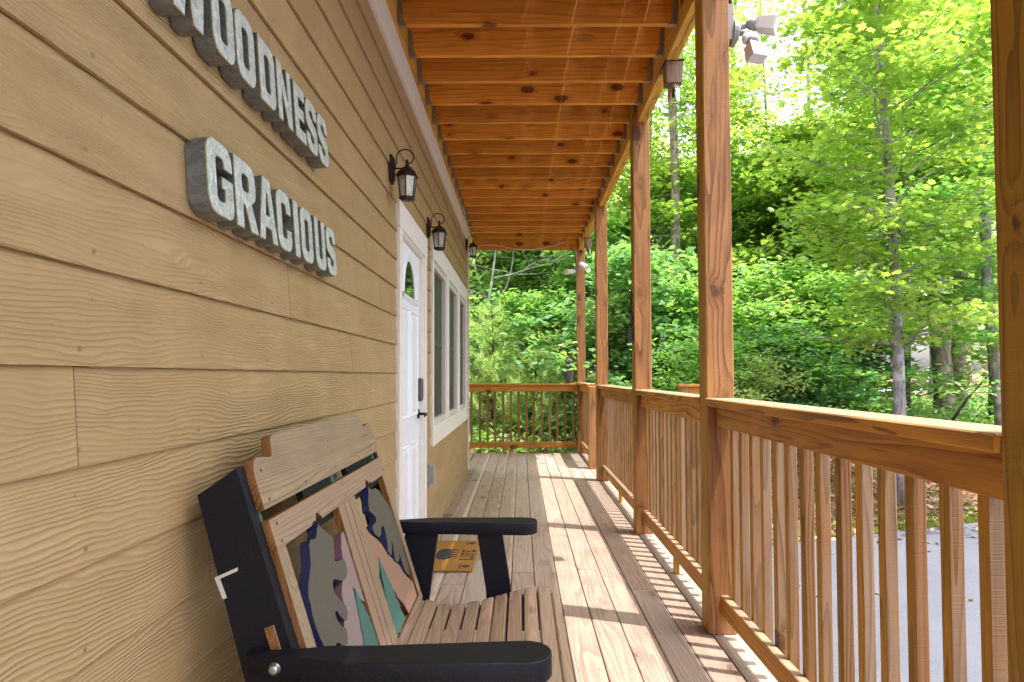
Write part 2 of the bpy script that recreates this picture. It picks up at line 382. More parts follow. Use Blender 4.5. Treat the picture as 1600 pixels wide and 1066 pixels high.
# ------------------------------------------------------------------ ground, driveway, road
def drive_edge(x): return 7.30 + (x-3.04)*.382
def gh(x, y):
    s = max(0., y - drive_edge(max(x, 1.5)) - .25) if x > 1.5 else max(0., y-9.)
    z = -.55 + .16*min(s, 4.2) + .006*max(0., s-4.2)
    if x < 4: z += .13*max(0., min(s-2.5, 22))*min(1, (4-x)/5)
    if x <= -1.5 and y < 12: z = min(z, -.35)
    z += .05*math.sin(x*1.3+y*.7)*min(1, s*.5)+.03*math.sin(x*3.1-y*2.3)*min(1, s*.5)
    return z
xs = np.unique(np.concatenate([np.linspace(-120, -12, 28), np.linspace(-12, 30, 120), np.linspace(30, 160, 30)]))
ys = np.unique(np.concatenate([np.linspace(-60, 4, 18), np.linspace(4, 40, 110), np.linspace(40, 240, 40)]))
g = MB(); g.v = [(float(x), float(y), gh(float(x), float(y))) for y in ys for x in xs]; nx = len(xs)
g.f = [(j*nx+i, j*nx+i+1, (j+1)*nx+i+1, (j+1)*nx+i) for j in range(len(ys)-1) for i in range(nx-1)]; g.m = [0]*len(g.f)
gr = g.build('ground', M['ground'], smooth=True); tag(gr, 'brown leaf covered forest ground rising away from the driveway', None, kind='structure')
dv = MB(); dv.add([(1.1, -20, -.53), (60, -20, -.53), (60, drive_edge(60), -.53), (1.1, drive_edge(1.1), -.53), (1.1, -20, -.6), (60, -20, -.6), (60, drive_edge(60), -.6), (1.1, drive_edge(1.1), -.6)],
                 [(0, 1, 2, 3), (3, 2, 6, 7), (0, 3, 7, 4), (1, 5, 6, 2), (0, 4, 5, 1)])
tag(dv.build('driveway', M['asphalt']), 'grey asphalt driveway beside the porch', None, kind='structure')
rd = MB()
for x in range(2, 60, 4):
    f = lambda xx, yy: (xx, yy, gh(xx, yy)+.06)
    yc = lambda xx: 36+.12*(xx-20)
    rd.add([f(x, yc(x)), f(x+4, yc(x+4)), f(x+4, yc(x+4)+5.5), f(x, yc(x)+5.5)], [(0, 1, 2, 3)])
tag(rd.build('road', plain('pale_asphalt', (.30, .30, .33), .9, nscale=3, namp=.1)), 'pale grey road crossing behind the trees', None, kind='structure')

# ------------------------------------------------------------------ porch deck
deck = thing('deck_floor', 'weathered wooden porch floor of long boards', None, (0, 4, 0), kind='structure')
WB = .139
for k in range(-19, 7):
    x0 = .079+WB*k; x1 = x0+WB-.0045
    ystart = -1.6 if x1 > -.75 else 9.13
    if x0 < -.72 and x1 > -.75: x0 = -.745
    yy = ystart + (-random.random()*1.6 if ystart < 0 else 0)
    while yy < 10.98:
        L = random.choice([2.44, 3.05, 3.66, 4.27]); ye = min(yy+L, 10.98)
        if 10.98-ye < .35: ye = 10.98
        dz = random.uniform(-.0012, .0012)
        box('board', (x0, x1), (yy, ye-.003), (-.027+dz, dz), wm('deck'), deck, c=.0035)
        yy = ye
dj = MB()
for k in range(32): dj.box((-3, 1.03), (-1.5+k*.4, -1.46+k*.4), (-.23, -.030))
dj.build('floor_joist', wm('beam', 'x'), deck)
box('rim_board', (1.035, 1.07), (-1.6, 10.98), (-.24, -.03), wm('rail', 'y'), deck)
scr = MB()
for k in range(-5, 7):
    for j in range(6, 28):
        for e in (.025, WB-.03):
            cx, cy = .079+WB*k+e+random.uniform(-.004, .004), -1.48+j*.4+random.uniform(-.006, .006)
            scr.add([(cx+.0035*math.cos(t), cy+.0035*math.sin(t), .0018) for t in (0, 1.05, 2.1, 3.14, 4.2, 5.2)], [(0, 1, 2, 3, 4, 5)])
sc_ = scr.build('screw', M['dark_metal'], deck); sc_['kind'] = 'stuff'

# ------------------------------------------------------------------ house
X = -.70
house = thing('house', 'tan lap sided house wall on the left with white door and windows', 'house', (-.8, 4, 0))
hb = MB(); hb.box((-7, -.765), (-3, 9.04), (-.6, 3.30)); hb.box((-7, -.765), (-3, 9.04), (3.30, 6.4)); hb.build('wall_core', M['sheath'], house)
EXPO = .161; Z0 = .936
joints = {-1: [1.55, 4.9, 8.0], 0: [.55], 1: [1.084, 4.6], 2: [2.84, 7.6], 3: [2.07, 7.0], 4: [.75, 3.4], 5: [3.1, 7.4], 6: [2.84, 6.6], 7: [1.9, 5.1], 8: [3.0, 7.3], 9: [1.2, 5.0], 10: [2.9, 6.5], 11: [.9, 4.4], 12: [2.2, 6.0]}
def board_mesh(L):
    key = ('sid', round(L, 3))
    if key in MC: return MC[key]
    # cross-section (x,z): butt face bottom, tilted front, top, back
    sec = [(-.0085, 0), (0, .0), (.0006, .004), (-.0125, .186), (-.0215, .186)]
    nseg = max(1, int(L/.5)); vs = []; fs = []
    for i in range(nseg+1):
        y = -L/2+L*i/nseg; vs += [(x, y, z) for x, z in sec]
    for i in range(nseg):
        for k in range(5):
            a, b_ = i*5+k, i*5+(k+1) % 5; fs.append((a, a+5, b_+5, b_))
    fs.append((0, 1, 2, 3, 4)); fs.append(tuple(nseg*5+k for k in (4, 3, 2, 1, 0)))
    me = bpy.data.meshes.new('siding_board'); me.from_pydata(vs, [], fs); me.materials.append(M['siding']); me.update(); MC[key] = me; return me
for k in range(-6, 14):
    z = Z0+EXPO*k; zt = z+EXPO
    segs = [(-2., 9.03)]
    cuts = []
    if zt < 2.235: cuts.append((3.90, 4.95))
    if z > .70 and zt < 2.33: cuts.append((5.36, 8.71))
    for c0, c1 in cuts: segs = [q for a, b_ in segs for q in ((a, min(b_, c0)), (max(a, c1), b_)) if q[1]-q[0] > .01 and (q[0] < c0 or q[0] >= c1)]
    for j in joints.get(k, [random.uniform(0, 3), random.uniform(4.5, 8)]):
        segs = [q for a, b_ in segs for q in (((a, j-.0015), (j+.0015, b_)) if a+.3 < j < b_-.3 else ((a, b_),))]
    for a, b_ in segs:
        if z < 3.05: link('siding_board', board_mesh(b_-a), house, (X-random.uniform(0, .0006), (a+b_)/2, z))
nl = MB()
for k in range(-5, 13):
    for j in range(24):
        y = -.1+.4*j+random.uniform(-.02, .02); z = Z0+EXPO*k+.028
        if (3.85 < y < 4.98 and z < 2.25) or (5.32 < y < 8.75 and .68 < z < 2.35): continue
        xx = X-.0012
        nl.add([(xx+.0012, y+.0042*math.cos(t), z+.0042*math.sin(t)) for t in np.linspace(0, 6.283, 8)[:-1]], [tuple(range(7))])
o = nl.build('nail', plain('painted_nail', (.27, .19, .10), .6), house); o['kind'] = 'stuff'
box('corner_board', (X-.05, X+.012), (9.035, 9.075), (-.1, 3.0), M['white_paint'], house)
box('frieze_board', (X-.02, X+.012), (-2, 9.06), (2.995, 3.17), M['white_paint'], house, c=.001)
# door ----------------------------------------------------
door = thing('door', None, None, (X, 4.4, 0)); door.parent = house; door.location = Vector((X, 4.4, 0)) - house.location
P = M['white_paint']
box('casing', (X-.03, X+.016), (3.86, 3.945), (0.0, 2.095), P, door); box('casing', (X-.03, X+.016), (4.885, 4.975), (0.0, 2.095), P, door)
box('casing', (X-.03, X+.017), (3.845, 4.99), (2.097, 2.245), P, door)
for a in (3.946, 4.865): box('jamb', (X-.10, X+.004), (a, a+.019), (.05, 2.095), P, door, c=.001)
box('jamb', (X-.10, X+.004), (3.966, 4.864), (2.085, 2.0965), P, door, c=.001)
box('threshold', (X-.05, X+.03), (3.95, 4.88), (0, .04), M['bronze'], door)
bm_ = MB(); bm_.box((-.775, -.727), (3.968, 4.862), (.045, 2.082))
bm_.build('slab', M['door_paint'], door)
def panel(y0, y1, z0, z1, hollow=True):
    fr = MB(); x0 = -.727; t = .022; d = .012
    o = [(y0, z0), (y1, z0), (y1, z1), (y0, z1)]; i1 = [(y0+t, z0+t), (y1-t, z0+t), (y1-t, z1-t), (y0+t, z1-t)]; i2 = [(y0+2*t, z0+2*t), (y1-2*t, z0+2*t), (y1-2*t, z1-2*t), (y0+2*t, z1-2*t)]
    vs = [(x0+.0005, *p) for p in o]+[(x0+d, p[0]*.6+q[0]*.4, p[1]*.6+q[1]*.4) for p, q in zip(o, i1)]+[(x0+.001, *p) for p in i1]+[(x0+d*.8, *p) for p in i2]
    fs = [(r*4+k, r*4+(k+1) % 4, (r+1)*4+(k+1) % 4, (r+1)*4+k) for r in range(3) for k in range(4)]+[(12, 13, 14, 15)]
    fr.add(vs, fs); return fr.build('panel', M['door_paint'], door)
for y0, y1 in ((4.08, 4.375), (4.455, 4.75)):
    panel(y0, y1, .97, 1.67); panel(y0, y1, .23, .80)
fan = MB(); cy, cz, r1, r2 = 4.44, 1.76, .295, .225
arc = [(math.cos(t), math.sin(t)) for t in np.linspace(0, math.pi, 25)]
for (ra, xa), (rb, xb) in (((r1, -.7265), (r1-.02, -.712)), ((r1-.02, -.712), (r2+.02, -.715)), ((r2+.02, -.715), (r2, -.7262))):
    vs = [(xa, cy+ra*c, cz+ra*s) for c, s in arc]+[(xb, cy+rb*c, cz+rb*s) for c, s in arc]
    fan.add(vs, [(i, i+1, i+26, i+25) for i in range(24)])
for ra, rb, za, zb, xa, xb in ((r1, r1-.0, -.045, -.03, -.7265, -.712), (r1-.0, r2, -.03, .0, -.712, -.7262)):
    fan.add([(xa, cy-ra, cz+za), (xa, cy+ra, cz+za), (xb, cy+rb, cz+zb), (xb, cy-rb, cz+zb)], [(0, 1, 2, 3)])
fan.build('fanlight_frame', M['door_paint'], door, smooth=False)
gl = MB(); gl.add([(-.7255, cy+r2*c, cz+r2*s) for c, s in arc], [tuple(range(25))]); gl.build('fanlight_glass', M['fan_glass'], door)
box('keypad_lock', (-.726, -.690), (4.775, 4.838), (1.065, 1.225), M['keypad'], door, c=.008)
hd = MB(); hd.tube([(-.727, 4.806, .975), (-.715, 4.806, .975)], .033, 14); hd.tube([(-.72, 4.806, .975), (-.665, 4.806, .975)], .010, 8)
hd.tube([(-.668, 4.812, .975), (-.664, 4.76, .973), (-.662, 4.70, .965)], [.009, .010, .007], 8); hd.build('lever_handle', M['dark_metal'], door, smooth=True)
# window --------------------------------------------------
win = thing('window', None, None, (X, 7, 0)); win.parent = house; win.location = Vector((X, 7, 0)) - house.location
WY = [(5.40, 6.36), (6.54, 7.50), (7.68, 8.64)]
box('casing', (X-.03, X+.016), (5.325, 8.74), (2.17, 2.34), P, win); box('casing', (X-.03, X+.016), (5.325, 8.74), (.69, .845), P, win)
edges = [5.33]+[v for w in WY for v in w]+[8.735]
for a, b_ in zip(edges[::2], edges[1::2]): box('casing', (X-.03, X+.014), (a, b_), (.8455, 2.1695), P, win)
VIN = plain('almond_vinyl', (.62, .60, .55), .4)
for a, b_ in WY:
    fr = MB(); f1 = .045
    fr.box((-.76, X-.001), (a+.002, a+f1), (.847, 2.168)); fr.box((-.76, X-.001), (b_-f1, b_-.002), (.847, 2.168))
    fr.box((-.76, X-.002), (a+f1, b_-f1), (.847, .895)); fr.box((-.76, X-.002), (a+f1, b_-f1), (2.12, 2.168))
    fo = fr.build('window_frame', VIN, win)
    box('insect_screen', (-.738, -.734), (a+f1, b_-f1), (.895, 2.12), M['screen'], win, c=0)
    ms = MB(); ms.box((-.7335, -.726), (a+f1, b_-f1), (1.50, 1.52)); ms.build('meeting_rail', plain('dark_rail', (.12, .12, .115), .5) if a < 6 else bpy.data.materials['dark_rail'], win)
# outlet cover on the siding
oc = MB(); oc.box((X-.012, X+.018), (5.13, 5.21), (.425, .575)); oc.box((X+.0182, X+.045), (5.138, 5.202), (.435, .565))
tag(oc.build('outlet_cover', M['grey_plastic'], origin=(X, 5.17, .5)), 'grey weatherproof outlet cover low on the siding between door and window', 'outlet cover')

# ------------------------------------------------------------------ posts
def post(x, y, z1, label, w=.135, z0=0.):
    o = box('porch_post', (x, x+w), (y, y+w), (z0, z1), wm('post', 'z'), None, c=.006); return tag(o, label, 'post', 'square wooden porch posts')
PX = .894; ZT = 3.552
post(PX, 1.146, ZT, 'square brown wooden post cut off by the right edge of the photo, nearest the camera')
post(PX, 3.30, ZT, 'tall knotty square post carrying the floodlight, second nearest, its foot beside the bench end')
post(PX, 5.37, ZT, 'square wooden post with a black box and chain hanging on its left side')
post(PX, 8.06, ZT, 'slender looking full height post just before the gap in the railing')
post(.900, 10.91, ZT, 'farthest full height post at the porch corner carrying the white spotlights', .132)
post(.900, 9.10, 1.094, 'short post only as high as the handrail, by the gap in the railing', .130)

# ------------------------------------------------------------------ railings
def railing(name, label, x, ya, yb, blocks=(), off=0., sub=True):
    t = thing(name, label, 'railing', (x+.04, ya, 0), 'wooden railings with square balusters')
    box('cap_rail', (.885, 1.032), (ya+.001, yb-.001), (1.092, 1.129), wm('rail'), t, c=.004)
    box('top_rail', (.940, .977), (ya+.001, yb-.001), (.992, 1.0905), wm('rail'), t, c=.003)
    box('bottom_rail', (.950, .987), (ya+.001, yb-.001), (.098, .188), wm('rail'), t, c=.003)
    n = int((yb-ya)/.1275); p = (yb-ya)/n
    for i in range(n):
        y = ya+p*(i+.5)+random.uniform(-.008, .008)
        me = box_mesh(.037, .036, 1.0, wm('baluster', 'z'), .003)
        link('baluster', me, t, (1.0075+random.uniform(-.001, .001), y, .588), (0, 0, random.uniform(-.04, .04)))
    for y in blocks: box('support_block', (.952, .985), (y, y+.035), (.001, .097), wm('rail', 'z'), t)
    return t
railing('porch_railing', 'nearest railing section, running from the right edge post to the second post', .94, 1.281, 3.30)
railing('porch_railing', 'railing section between the floodlight post and the post with the black box', .94, 3.435, 5.37, (4.3,))
railing('porch_railing', 'long railing section between the third post and the post before the gap', .94, 5.505, 8.06, (6.7,))
railing('porch_railing', 'short railing piece between the low post and the far corner post', .94, 9.23, 10.91)
t = thing('porch_railing', 'far end railing crossing the view at the end of the porch', 'railing', (0, 10.95, 0), 'wooden railings with square balusters')
box('cap_rail', (-3.0, .899), (10.895, 11.035), (1.085, 1.120), wm('rail', 'x'), t, c=.004)
box('top_rail', (-3.0, .899), (10.935, 10.972), (.985, 1.0835), wm('rail', 'x'), t, c=.003)
box('bottom_rail', (-3.0, .899), (10.945, 10.982), (.092, .182), wm('rail', 'x'), t, c=.003)
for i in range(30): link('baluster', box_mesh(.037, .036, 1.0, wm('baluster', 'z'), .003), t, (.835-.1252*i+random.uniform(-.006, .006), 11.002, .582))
for x in (-.29, -1.6): box('support_block', (x, x+.035), (10.947, 10.980), (-.02, .091), wm('rail', 'z'), t)
t = thing('stair_railing', 'low stair landing railing seen beyond the second post', 'railing', (2.2, 9.1, -.5))
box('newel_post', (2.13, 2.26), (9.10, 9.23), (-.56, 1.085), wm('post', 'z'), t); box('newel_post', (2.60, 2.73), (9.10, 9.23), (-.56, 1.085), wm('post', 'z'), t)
box('cap_rail', (2.10, 2.76), (9.08, 9.25), (1.086, 1.12), wm('rail', 'x'), t); box('top_rail', (2.262, 2.598), (9.14, 9.178), (.98, 1.084), wm('rail', 'x'), t)
box('bottom_rail', (2.262, 2.598), (9.14, 9.178), (.1, .19), wm('rail', 'x'), t)
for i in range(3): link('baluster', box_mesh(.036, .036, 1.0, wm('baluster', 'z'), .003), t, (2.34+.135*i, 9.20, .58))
st = thing('porch_steps', 'wooden steps going down from the gap in the railing', 'steps', (1.6, 8.6, -.5))
for k, (xa, zz) in enumerate(((1.085, -.17), (1.37, -.34))): box('step_tread', (xa, xa+.28), (8.12, 9.10), (zz-.035, zz), wm('deck', 'y'), st)
for yy in (8.10, 9.06): box('stringer', (1.085, 1.64), (yy-.02, yy+.02), (-.56, -.22), wm('rail', 'x'), st) if yy < 9 else box('stringer', (1.085, 1.64), (yy-.02, yy+.02), (-.56, -.38), wm('rail', 'x'), st)

# ------------------------------------------------------------------ upper deck: ledger, joists, hangers, beam, boards
ud = thing('upper_deck', 'orange stained joists and beam of the deck overhead', 'deck', (0, 4, 3.3))
ZJ = 3.32; JH = .235
box('ledger', (-.765, -.722), (-2, 9.06), (3.172, ZT), wm('beam'), ud)
box('ledger', (-.765, -.722), (9.07, 11.3), (3.255, ZT), wm('beam'), ud)
hmesh = {}
def hanger(x, sgn, y):
    if sgn not in hmesh:
        h = MB(); t_ = .0022; a, b_ = (0, .052) if sgn > 0 else (-.052, 0)
        h.box((a, b_), (-.021, .021), (-t_, 0))
        for s in (-1, 1):
            yy = (-.0213, -.0193) if s < 0 else (.0193, .0213)
            h.add([(0, yy[0], 0), (.052*sgn, yy[0], 0), (.034*sgn, yy[0], .03), (.020*sgn, yy[0], .17), (0, yy[0], .17), (0, yy[1], 0), (.052*sgn, yy[1], 0), (.034*sgn, yy[1], .03), (.020*sgn, yy[1], .17), (0, yy[1], .17)],
                  [(0, 1, 2, 3, 4), (9, 8, 7, 6, 5), (0, 5, 6, 1), (1, 6, 7, 2), (2, 7, 8, 3), (3, 8, 9, 4)])
            fy = (-.055, -.0215) if s < 0 else (.0215, .055)
            h.box((0, .0025*sgn) if sgn > 0 else (-.0025, 0), fy, (0, .17))
        o = h.build('joist_hanger', M['hanger'], ud, origin=(0, 0, 0)); hmesh[sgn] = o.data; o.location = Vector((x, y, ZJ-.001)) - ud.location
    else: link('joist_hanger', hmesh[sgn], ud, (x, y, ZJ-.001))
jm = wm('joist', 'x')
for n in range(-12, 17):
    y = 3.978+.391*n
    zj = ZJ+random.uniform(-.0015, .0015)
    box('joist', (-.720, .931), (y, y+.038), (zj, zj+JH-.006), jm, ud, c=.002)
    if n >= -6: hanger(-.7215, 1, y+.019); hanger(.9325, -1, y+.019)
for a, b_ in ((-2, 1.146), (1.281, 3.30), (3.435, 5.37), (5.505, 8.06), (8.195, 10.91)):
    for xa, xb in ((.933, .970), (.9715, 1.008)):
        box('beam', (xa, xb), (a+.001, b_-.001), (3.25, ZT), wm('beam'), ud, c=.003)
box('rim_joist', (-3, .899), (10.86, 10.90), (3.252, ZT), jm, ud, c=.002)
# decking overhead, with a few open joints where the sun comes through
E_ = [-.72, -.58, -.44, -.30, -.16, -.02, .07, .215, .36, .505, .65, .79, .93, 1.075]
gap = {.07: .0085, .36: .0125, .65: .0095, .79: .0115}
for a, b_ in zip(E_[:-1], E_[1:]):
    ga = gap.get(a, -.0004)
    box('deck_board', (a+max(ga, 0), b_+(.0 if b_ in gap else .0)), (-2, 11.05), (ZT+.002+(0 if ga > 0 else .00), ZT+.028), wm('deck'), ud, c=0)
for a in (-.58, -.44, -.30, -.16, -.02, .215, .505, .93): box('joint_strip', (a-.012, a+.012), (-2, 11.04), (ZT+.0283, ZT+.034), wm('deck'), ud, c=0)

# ------------------------------------------------------------------ sign letters
def rr(x0, y0, x1, y1, r, n=5):
    p = []
    for cx, cy, a in ((x1-r, y0+r, -90), (x1-r, y1-r, 0), (x0+r, y1-r, 90), (x0+r, y0+r, 180)):
        p += [(cx+r*math.cos(R(a+90*i/n)), cy+r*math.sin(R(a+90*i/n))) for i in range(n+1)]
    return p
LW, LH, T = .113, .155, .038
def cr(cx, cy, r, a0, a1, n=4): return [(cx+r*math.cos(R(a0+(a1-a0)*i/n)), cy+r*math.sin(R(a0+(a1-a0)*i/n))) for i in range(n+1)]
def glyph(ch):
    w, h, t = LW, LH, T; r = .034; ri = .011
    if ch == 'O': return [rr(0, 0, w, h, r), rr(t, t*.85, w-t, h-t*.85, ri)]
    if ch == 'D': return [[(0, 0)]+cr(w-r, r, r, -90, 0)+cr(w-r, h-r, r, 0, 90)+[(0, h)], rr(t, t*.85, w-t, h-t*.85, ri)]
    if ch == 'I': return [[(0, 0), (.042, 0), (.042, h), (0, h)]]
    if ch == 'U': return [cr(r, r, r, 180, 270)+cr(w-r, r, r, 270, 360)+[(w, h), (w-t, h)]+cr(w-t-ri, t*.85+ri, ri, 360, 270)+cr(t+ri, t*.85+ri, ri, 270, 180)+[(t, h), (0, h)]]
    if ch == 'C': return [cr(r, r, r, 180, 270)+cr(w-r, r, r, 270, 360)+[(w, .058), (w-t, .058)]+cr(w-t-ri, t*.85+ri, ri, 360, 270)+cr(t+ri, t*.85+ri, ri, 270, 180)+cr(t+ri, h-t*.85-ri, ri, 180, 90)+cr(w-t-ri, h-t*.85-ri, ri, 90, 0)+[(w-t, .100), (w, .100)]+cr(w-r, h-r, r, 0, 90)+cr(r, h-r, r, 90, 180)]
    if ch == 'G': return [cr(r, r, r, 180, 270)+cr(w-r*.8, r*.8, r*.8, 270, 360)+[(w, .084), (w*.55, .084), (w*.55, .060), (w-t, .060)]+cr(w-t-ri, t*.8+ri, ri, 360, 270)+cr(t+ri, t*.8+ri, ri, 270, 180)+cr(t+ri, h-t*.85-ri, ri, 180, 90)+cr(w-t-ri, h-t*.85-ri, ri, 90, 0)+[(w-t, .104), (w, .104)]+cr(w-r, h-r, r, 0, 90)+cr(r, h-r, r, 90, 180)]
    if ch == 'S': return [[(0, .052)]+cr(r, r, r, 180, 270)+cr(w-r, r, r, 270, 360)+cr(w-r*.9, .058, r*.9, 0, 60, 3)+[(t+.006, .104)]+cr(t+ri, h-t*.8-ri, ri, 180, 90, 3)+cr(w-t-ri, h-t*.8-ri, ri, 90, 0, 3)+[(w-t, .106), (w, .106)]+cr(w-r, h-r, r, 0, 90)+cr(r, h-r, r, 90, 180)+cr(r*.9, .097, r*.9, 180, 240, 3)+[(w-t-.006, .051)]+cr(w-t-ri, t*.8+ri, ri, 0, -90, 3)+cr(t+ri, t*.8+ri, ri, -90, -180, 3)+[(t, .052)]]
    if ch == 'E': return [[(0, 0), (w*.86, 0), (w*.86, .034), (t, .034), (t, .061), (w*.76, .061), (w*.76, .094), (t, .094), (t, .121), (w*.86, .121), (w*.86, h), (0, h)]]
    if ch == 'N': return [[(0, 0), (.033, 0), (.033, .088), (w-.036, 0), (w, 0), (w, h), (w-.033, h), (w-.033, .067), (.036, h), (0, h)]]
    if ch == 'W':
        w = .165; return [[(.022, 0), (.064, 0), (.0825, .085), (.101, 0), (.143, 0), (.165, h), (.131, h), (.119, .062), (.100, h), (.065, h), (.046, .062), (.034, h), (0, h)]]
    if ch == 'A': w = .122; return [[(0, 0), (.035, 0), (.041, .032), (.081, .032), (.087, 0), (w, 0), (.084, h), (.038, h)], [(.047, .062), (.075, .062), (.064, .118), (.058, .118)]]
    if ch == 'R': return [[(0, 0), (t, 0), (t, .055), (.050, .055), (.076, 0), (w+.006, 0), (.086, .064)]+cr(w-r*.8, .094, r*.8, -40, 0, 2)+cr(w-r, h-r, r, 0, 90)+[(0, h)], rr(t, .086, w-t, h-t*.8, .009, 3)]
def inset(lps, d):
    o = []
    for li, lp in enumerate(lps):
        n = len(lp); q = []
        area = sum(lp[i][0]*lp[(i+1) % n][1]-lp[(i+1) % n][0]*lp[i][1] for i in range(n)); sg = 1 if area > 0 else -1
        if li: sg = -sg
        for i in range(n):
            p0, p1, p2 = Vector(lp[i-1]), Vector(lp[i]), Vector(lp[(i+1) % n]); e1 = (p1-p0); e2 = (p2-p1)
            if e1.length < 1e-6: e1 = e2
            if e2.length < 1e-6: e2 = e1
            if e1.length < 1e-6: q.append(tuple(p1)); continue
            n1 = Vector((-e1.y, e1.x)).normalized(); n2 = Vector((-e2.y, e2.x)).normalized(); nn = (n1+n2)
            if nn.length < 1e-3: q.append(tuple(p1)); continue
            nn.normalize(); k = d*sg/max(.45, nn.dot(n1)); q.append((p1.x+nn.x*k, p1.y+nn.y*k))
        o.append(q)
    return o
def clean(lps):
    r = []
    for lp in lps:
        q = [p for i, p in enumerate(lp) if (Vector(p)-Vector(lp[i-1])).length > 1e-4]; r.append(q)
    return r
def sign_letter(ch, y, z, label, ws=1.):
    t = thing('sign_letter', label, 'letter', (X+.003, y, z), 'galvanized sign letters')
    lp = clean([[(a*ws, b_*1.08) for a, b_ in l] for l in glyph(ch)]); D = .042
    # local x -> world +y, local y -> world z, local z -> world +x ; tilted with the lap of the siding
    mtx = Matrix.Translation((X+.002, y, z)) @ Matrix.Rotation(R(-4.3), 4, 'Y') @ Matrix(((0, 0, 1, 0), (1, 0, 0, 0), (0, 1, 0, 0), (0, 0, 0, 1)))
    put_mesh('side_band', prism_mesh(lp, D, 0, M['galv'], M['galv']), mtx, t)
    put_mesh('rim', prism_mesh(inset(lp, -.0008), .0022, 0, M['rust_rim']), mtx @ Matrix.Translation((0, 0, D+.0002)), t)
    put_mesh('face_plate', prism_mesh(inset(lp, .0013), .0018, 0, M['galv_face']), mtx @ Matrix.Translation((0, 0, D+.0016)), t)
    rv = MB()
    for l in lp:
        n = len(l); acc = 0
        for i in range(n):
            a, b_ = Vector(l[i-1]), Vector(l[i]); e = b_-a; L = e.length
            if L < 1e-5: continue
            nn = Vector((e.y, -e.x)).normalized(); s = (.019-acc) % .019
            while s < L:
                for dd in (D-.005,):
                    p = a+e*(s/L)
                    for sg in (1, -1):
                        c0 = mtx @ Vector((p.x+nn.x*.0005*sg, p.y+nn.y*.0005*sg, dd)); ax = (mtx.to_3x3() @ Vector((e.x, e.y, 0)).normalized())*.0011; az = (mtx.to_3x3() @ Vector((0, 0, 1)))*.0011
                        rv.add([c0-ax-az, c0+ax-az, c0+ax+az, c0-ax+az], [(0, 1, 2, 3)])
                s += .019
            acc = (acc+L) % .019
    o = rv.build('rivets', M['dark_metal'], t); o['kind'] = 'stuff'
ZU, ZL = 1.941, 1.588
for ch, y, lab in (('W', 1.245, 'galvanized letter W that starts WOODNESS, cut off by the top of the photo'), ('O', 1.437, 'first letter O in the upper word WOODNESS'), ('O', 1.561, 'second letter O in the upper word WOODNESS'),
                   ('D', 1.702, 'galvanized letter D in the upper word WOODNESS'), ('N', 1.832, 'galvanized letter N in the upper word WOODNESS'), ('E', 1.972, 'galvanized letter E in the upper word WOODNESS'),
                   ('S', 2.080, 'first letter S of the double S ending WOODNESS'), ('S', 2.203, 'last letter S ending the upper word WOODNESS')): sign_letter(ch, y, ZU, lab)
for ch, y, lab, *wz in (('G', 1.425, 'large looking letter G that starts the lower word GRACIOUS', 1.14), ('R', 1.566, 'galvanized letter R in the lower word GRACIOUS', 1.1), ('A', 1.704, 'galvanized letter A in the lower word GRACIOUS', 1.05), ('C', 1.838, 'galvanized letter C in the lower word GRACIOUS'),
                   ('I', 1.978, 'narrow galvanized letter I in the lower word GRACIOUS'), ('O', 2.040, 'galvanized letter O in the lower word GRACIOUS'), ('U', 2.182, 'galvanized letter U in the lower word GRACIOUS'), ('S', 2.312, 'letter S ending the lower word GRACIOUS')): sign_letter(ch, y, ZL, lab, *wz)

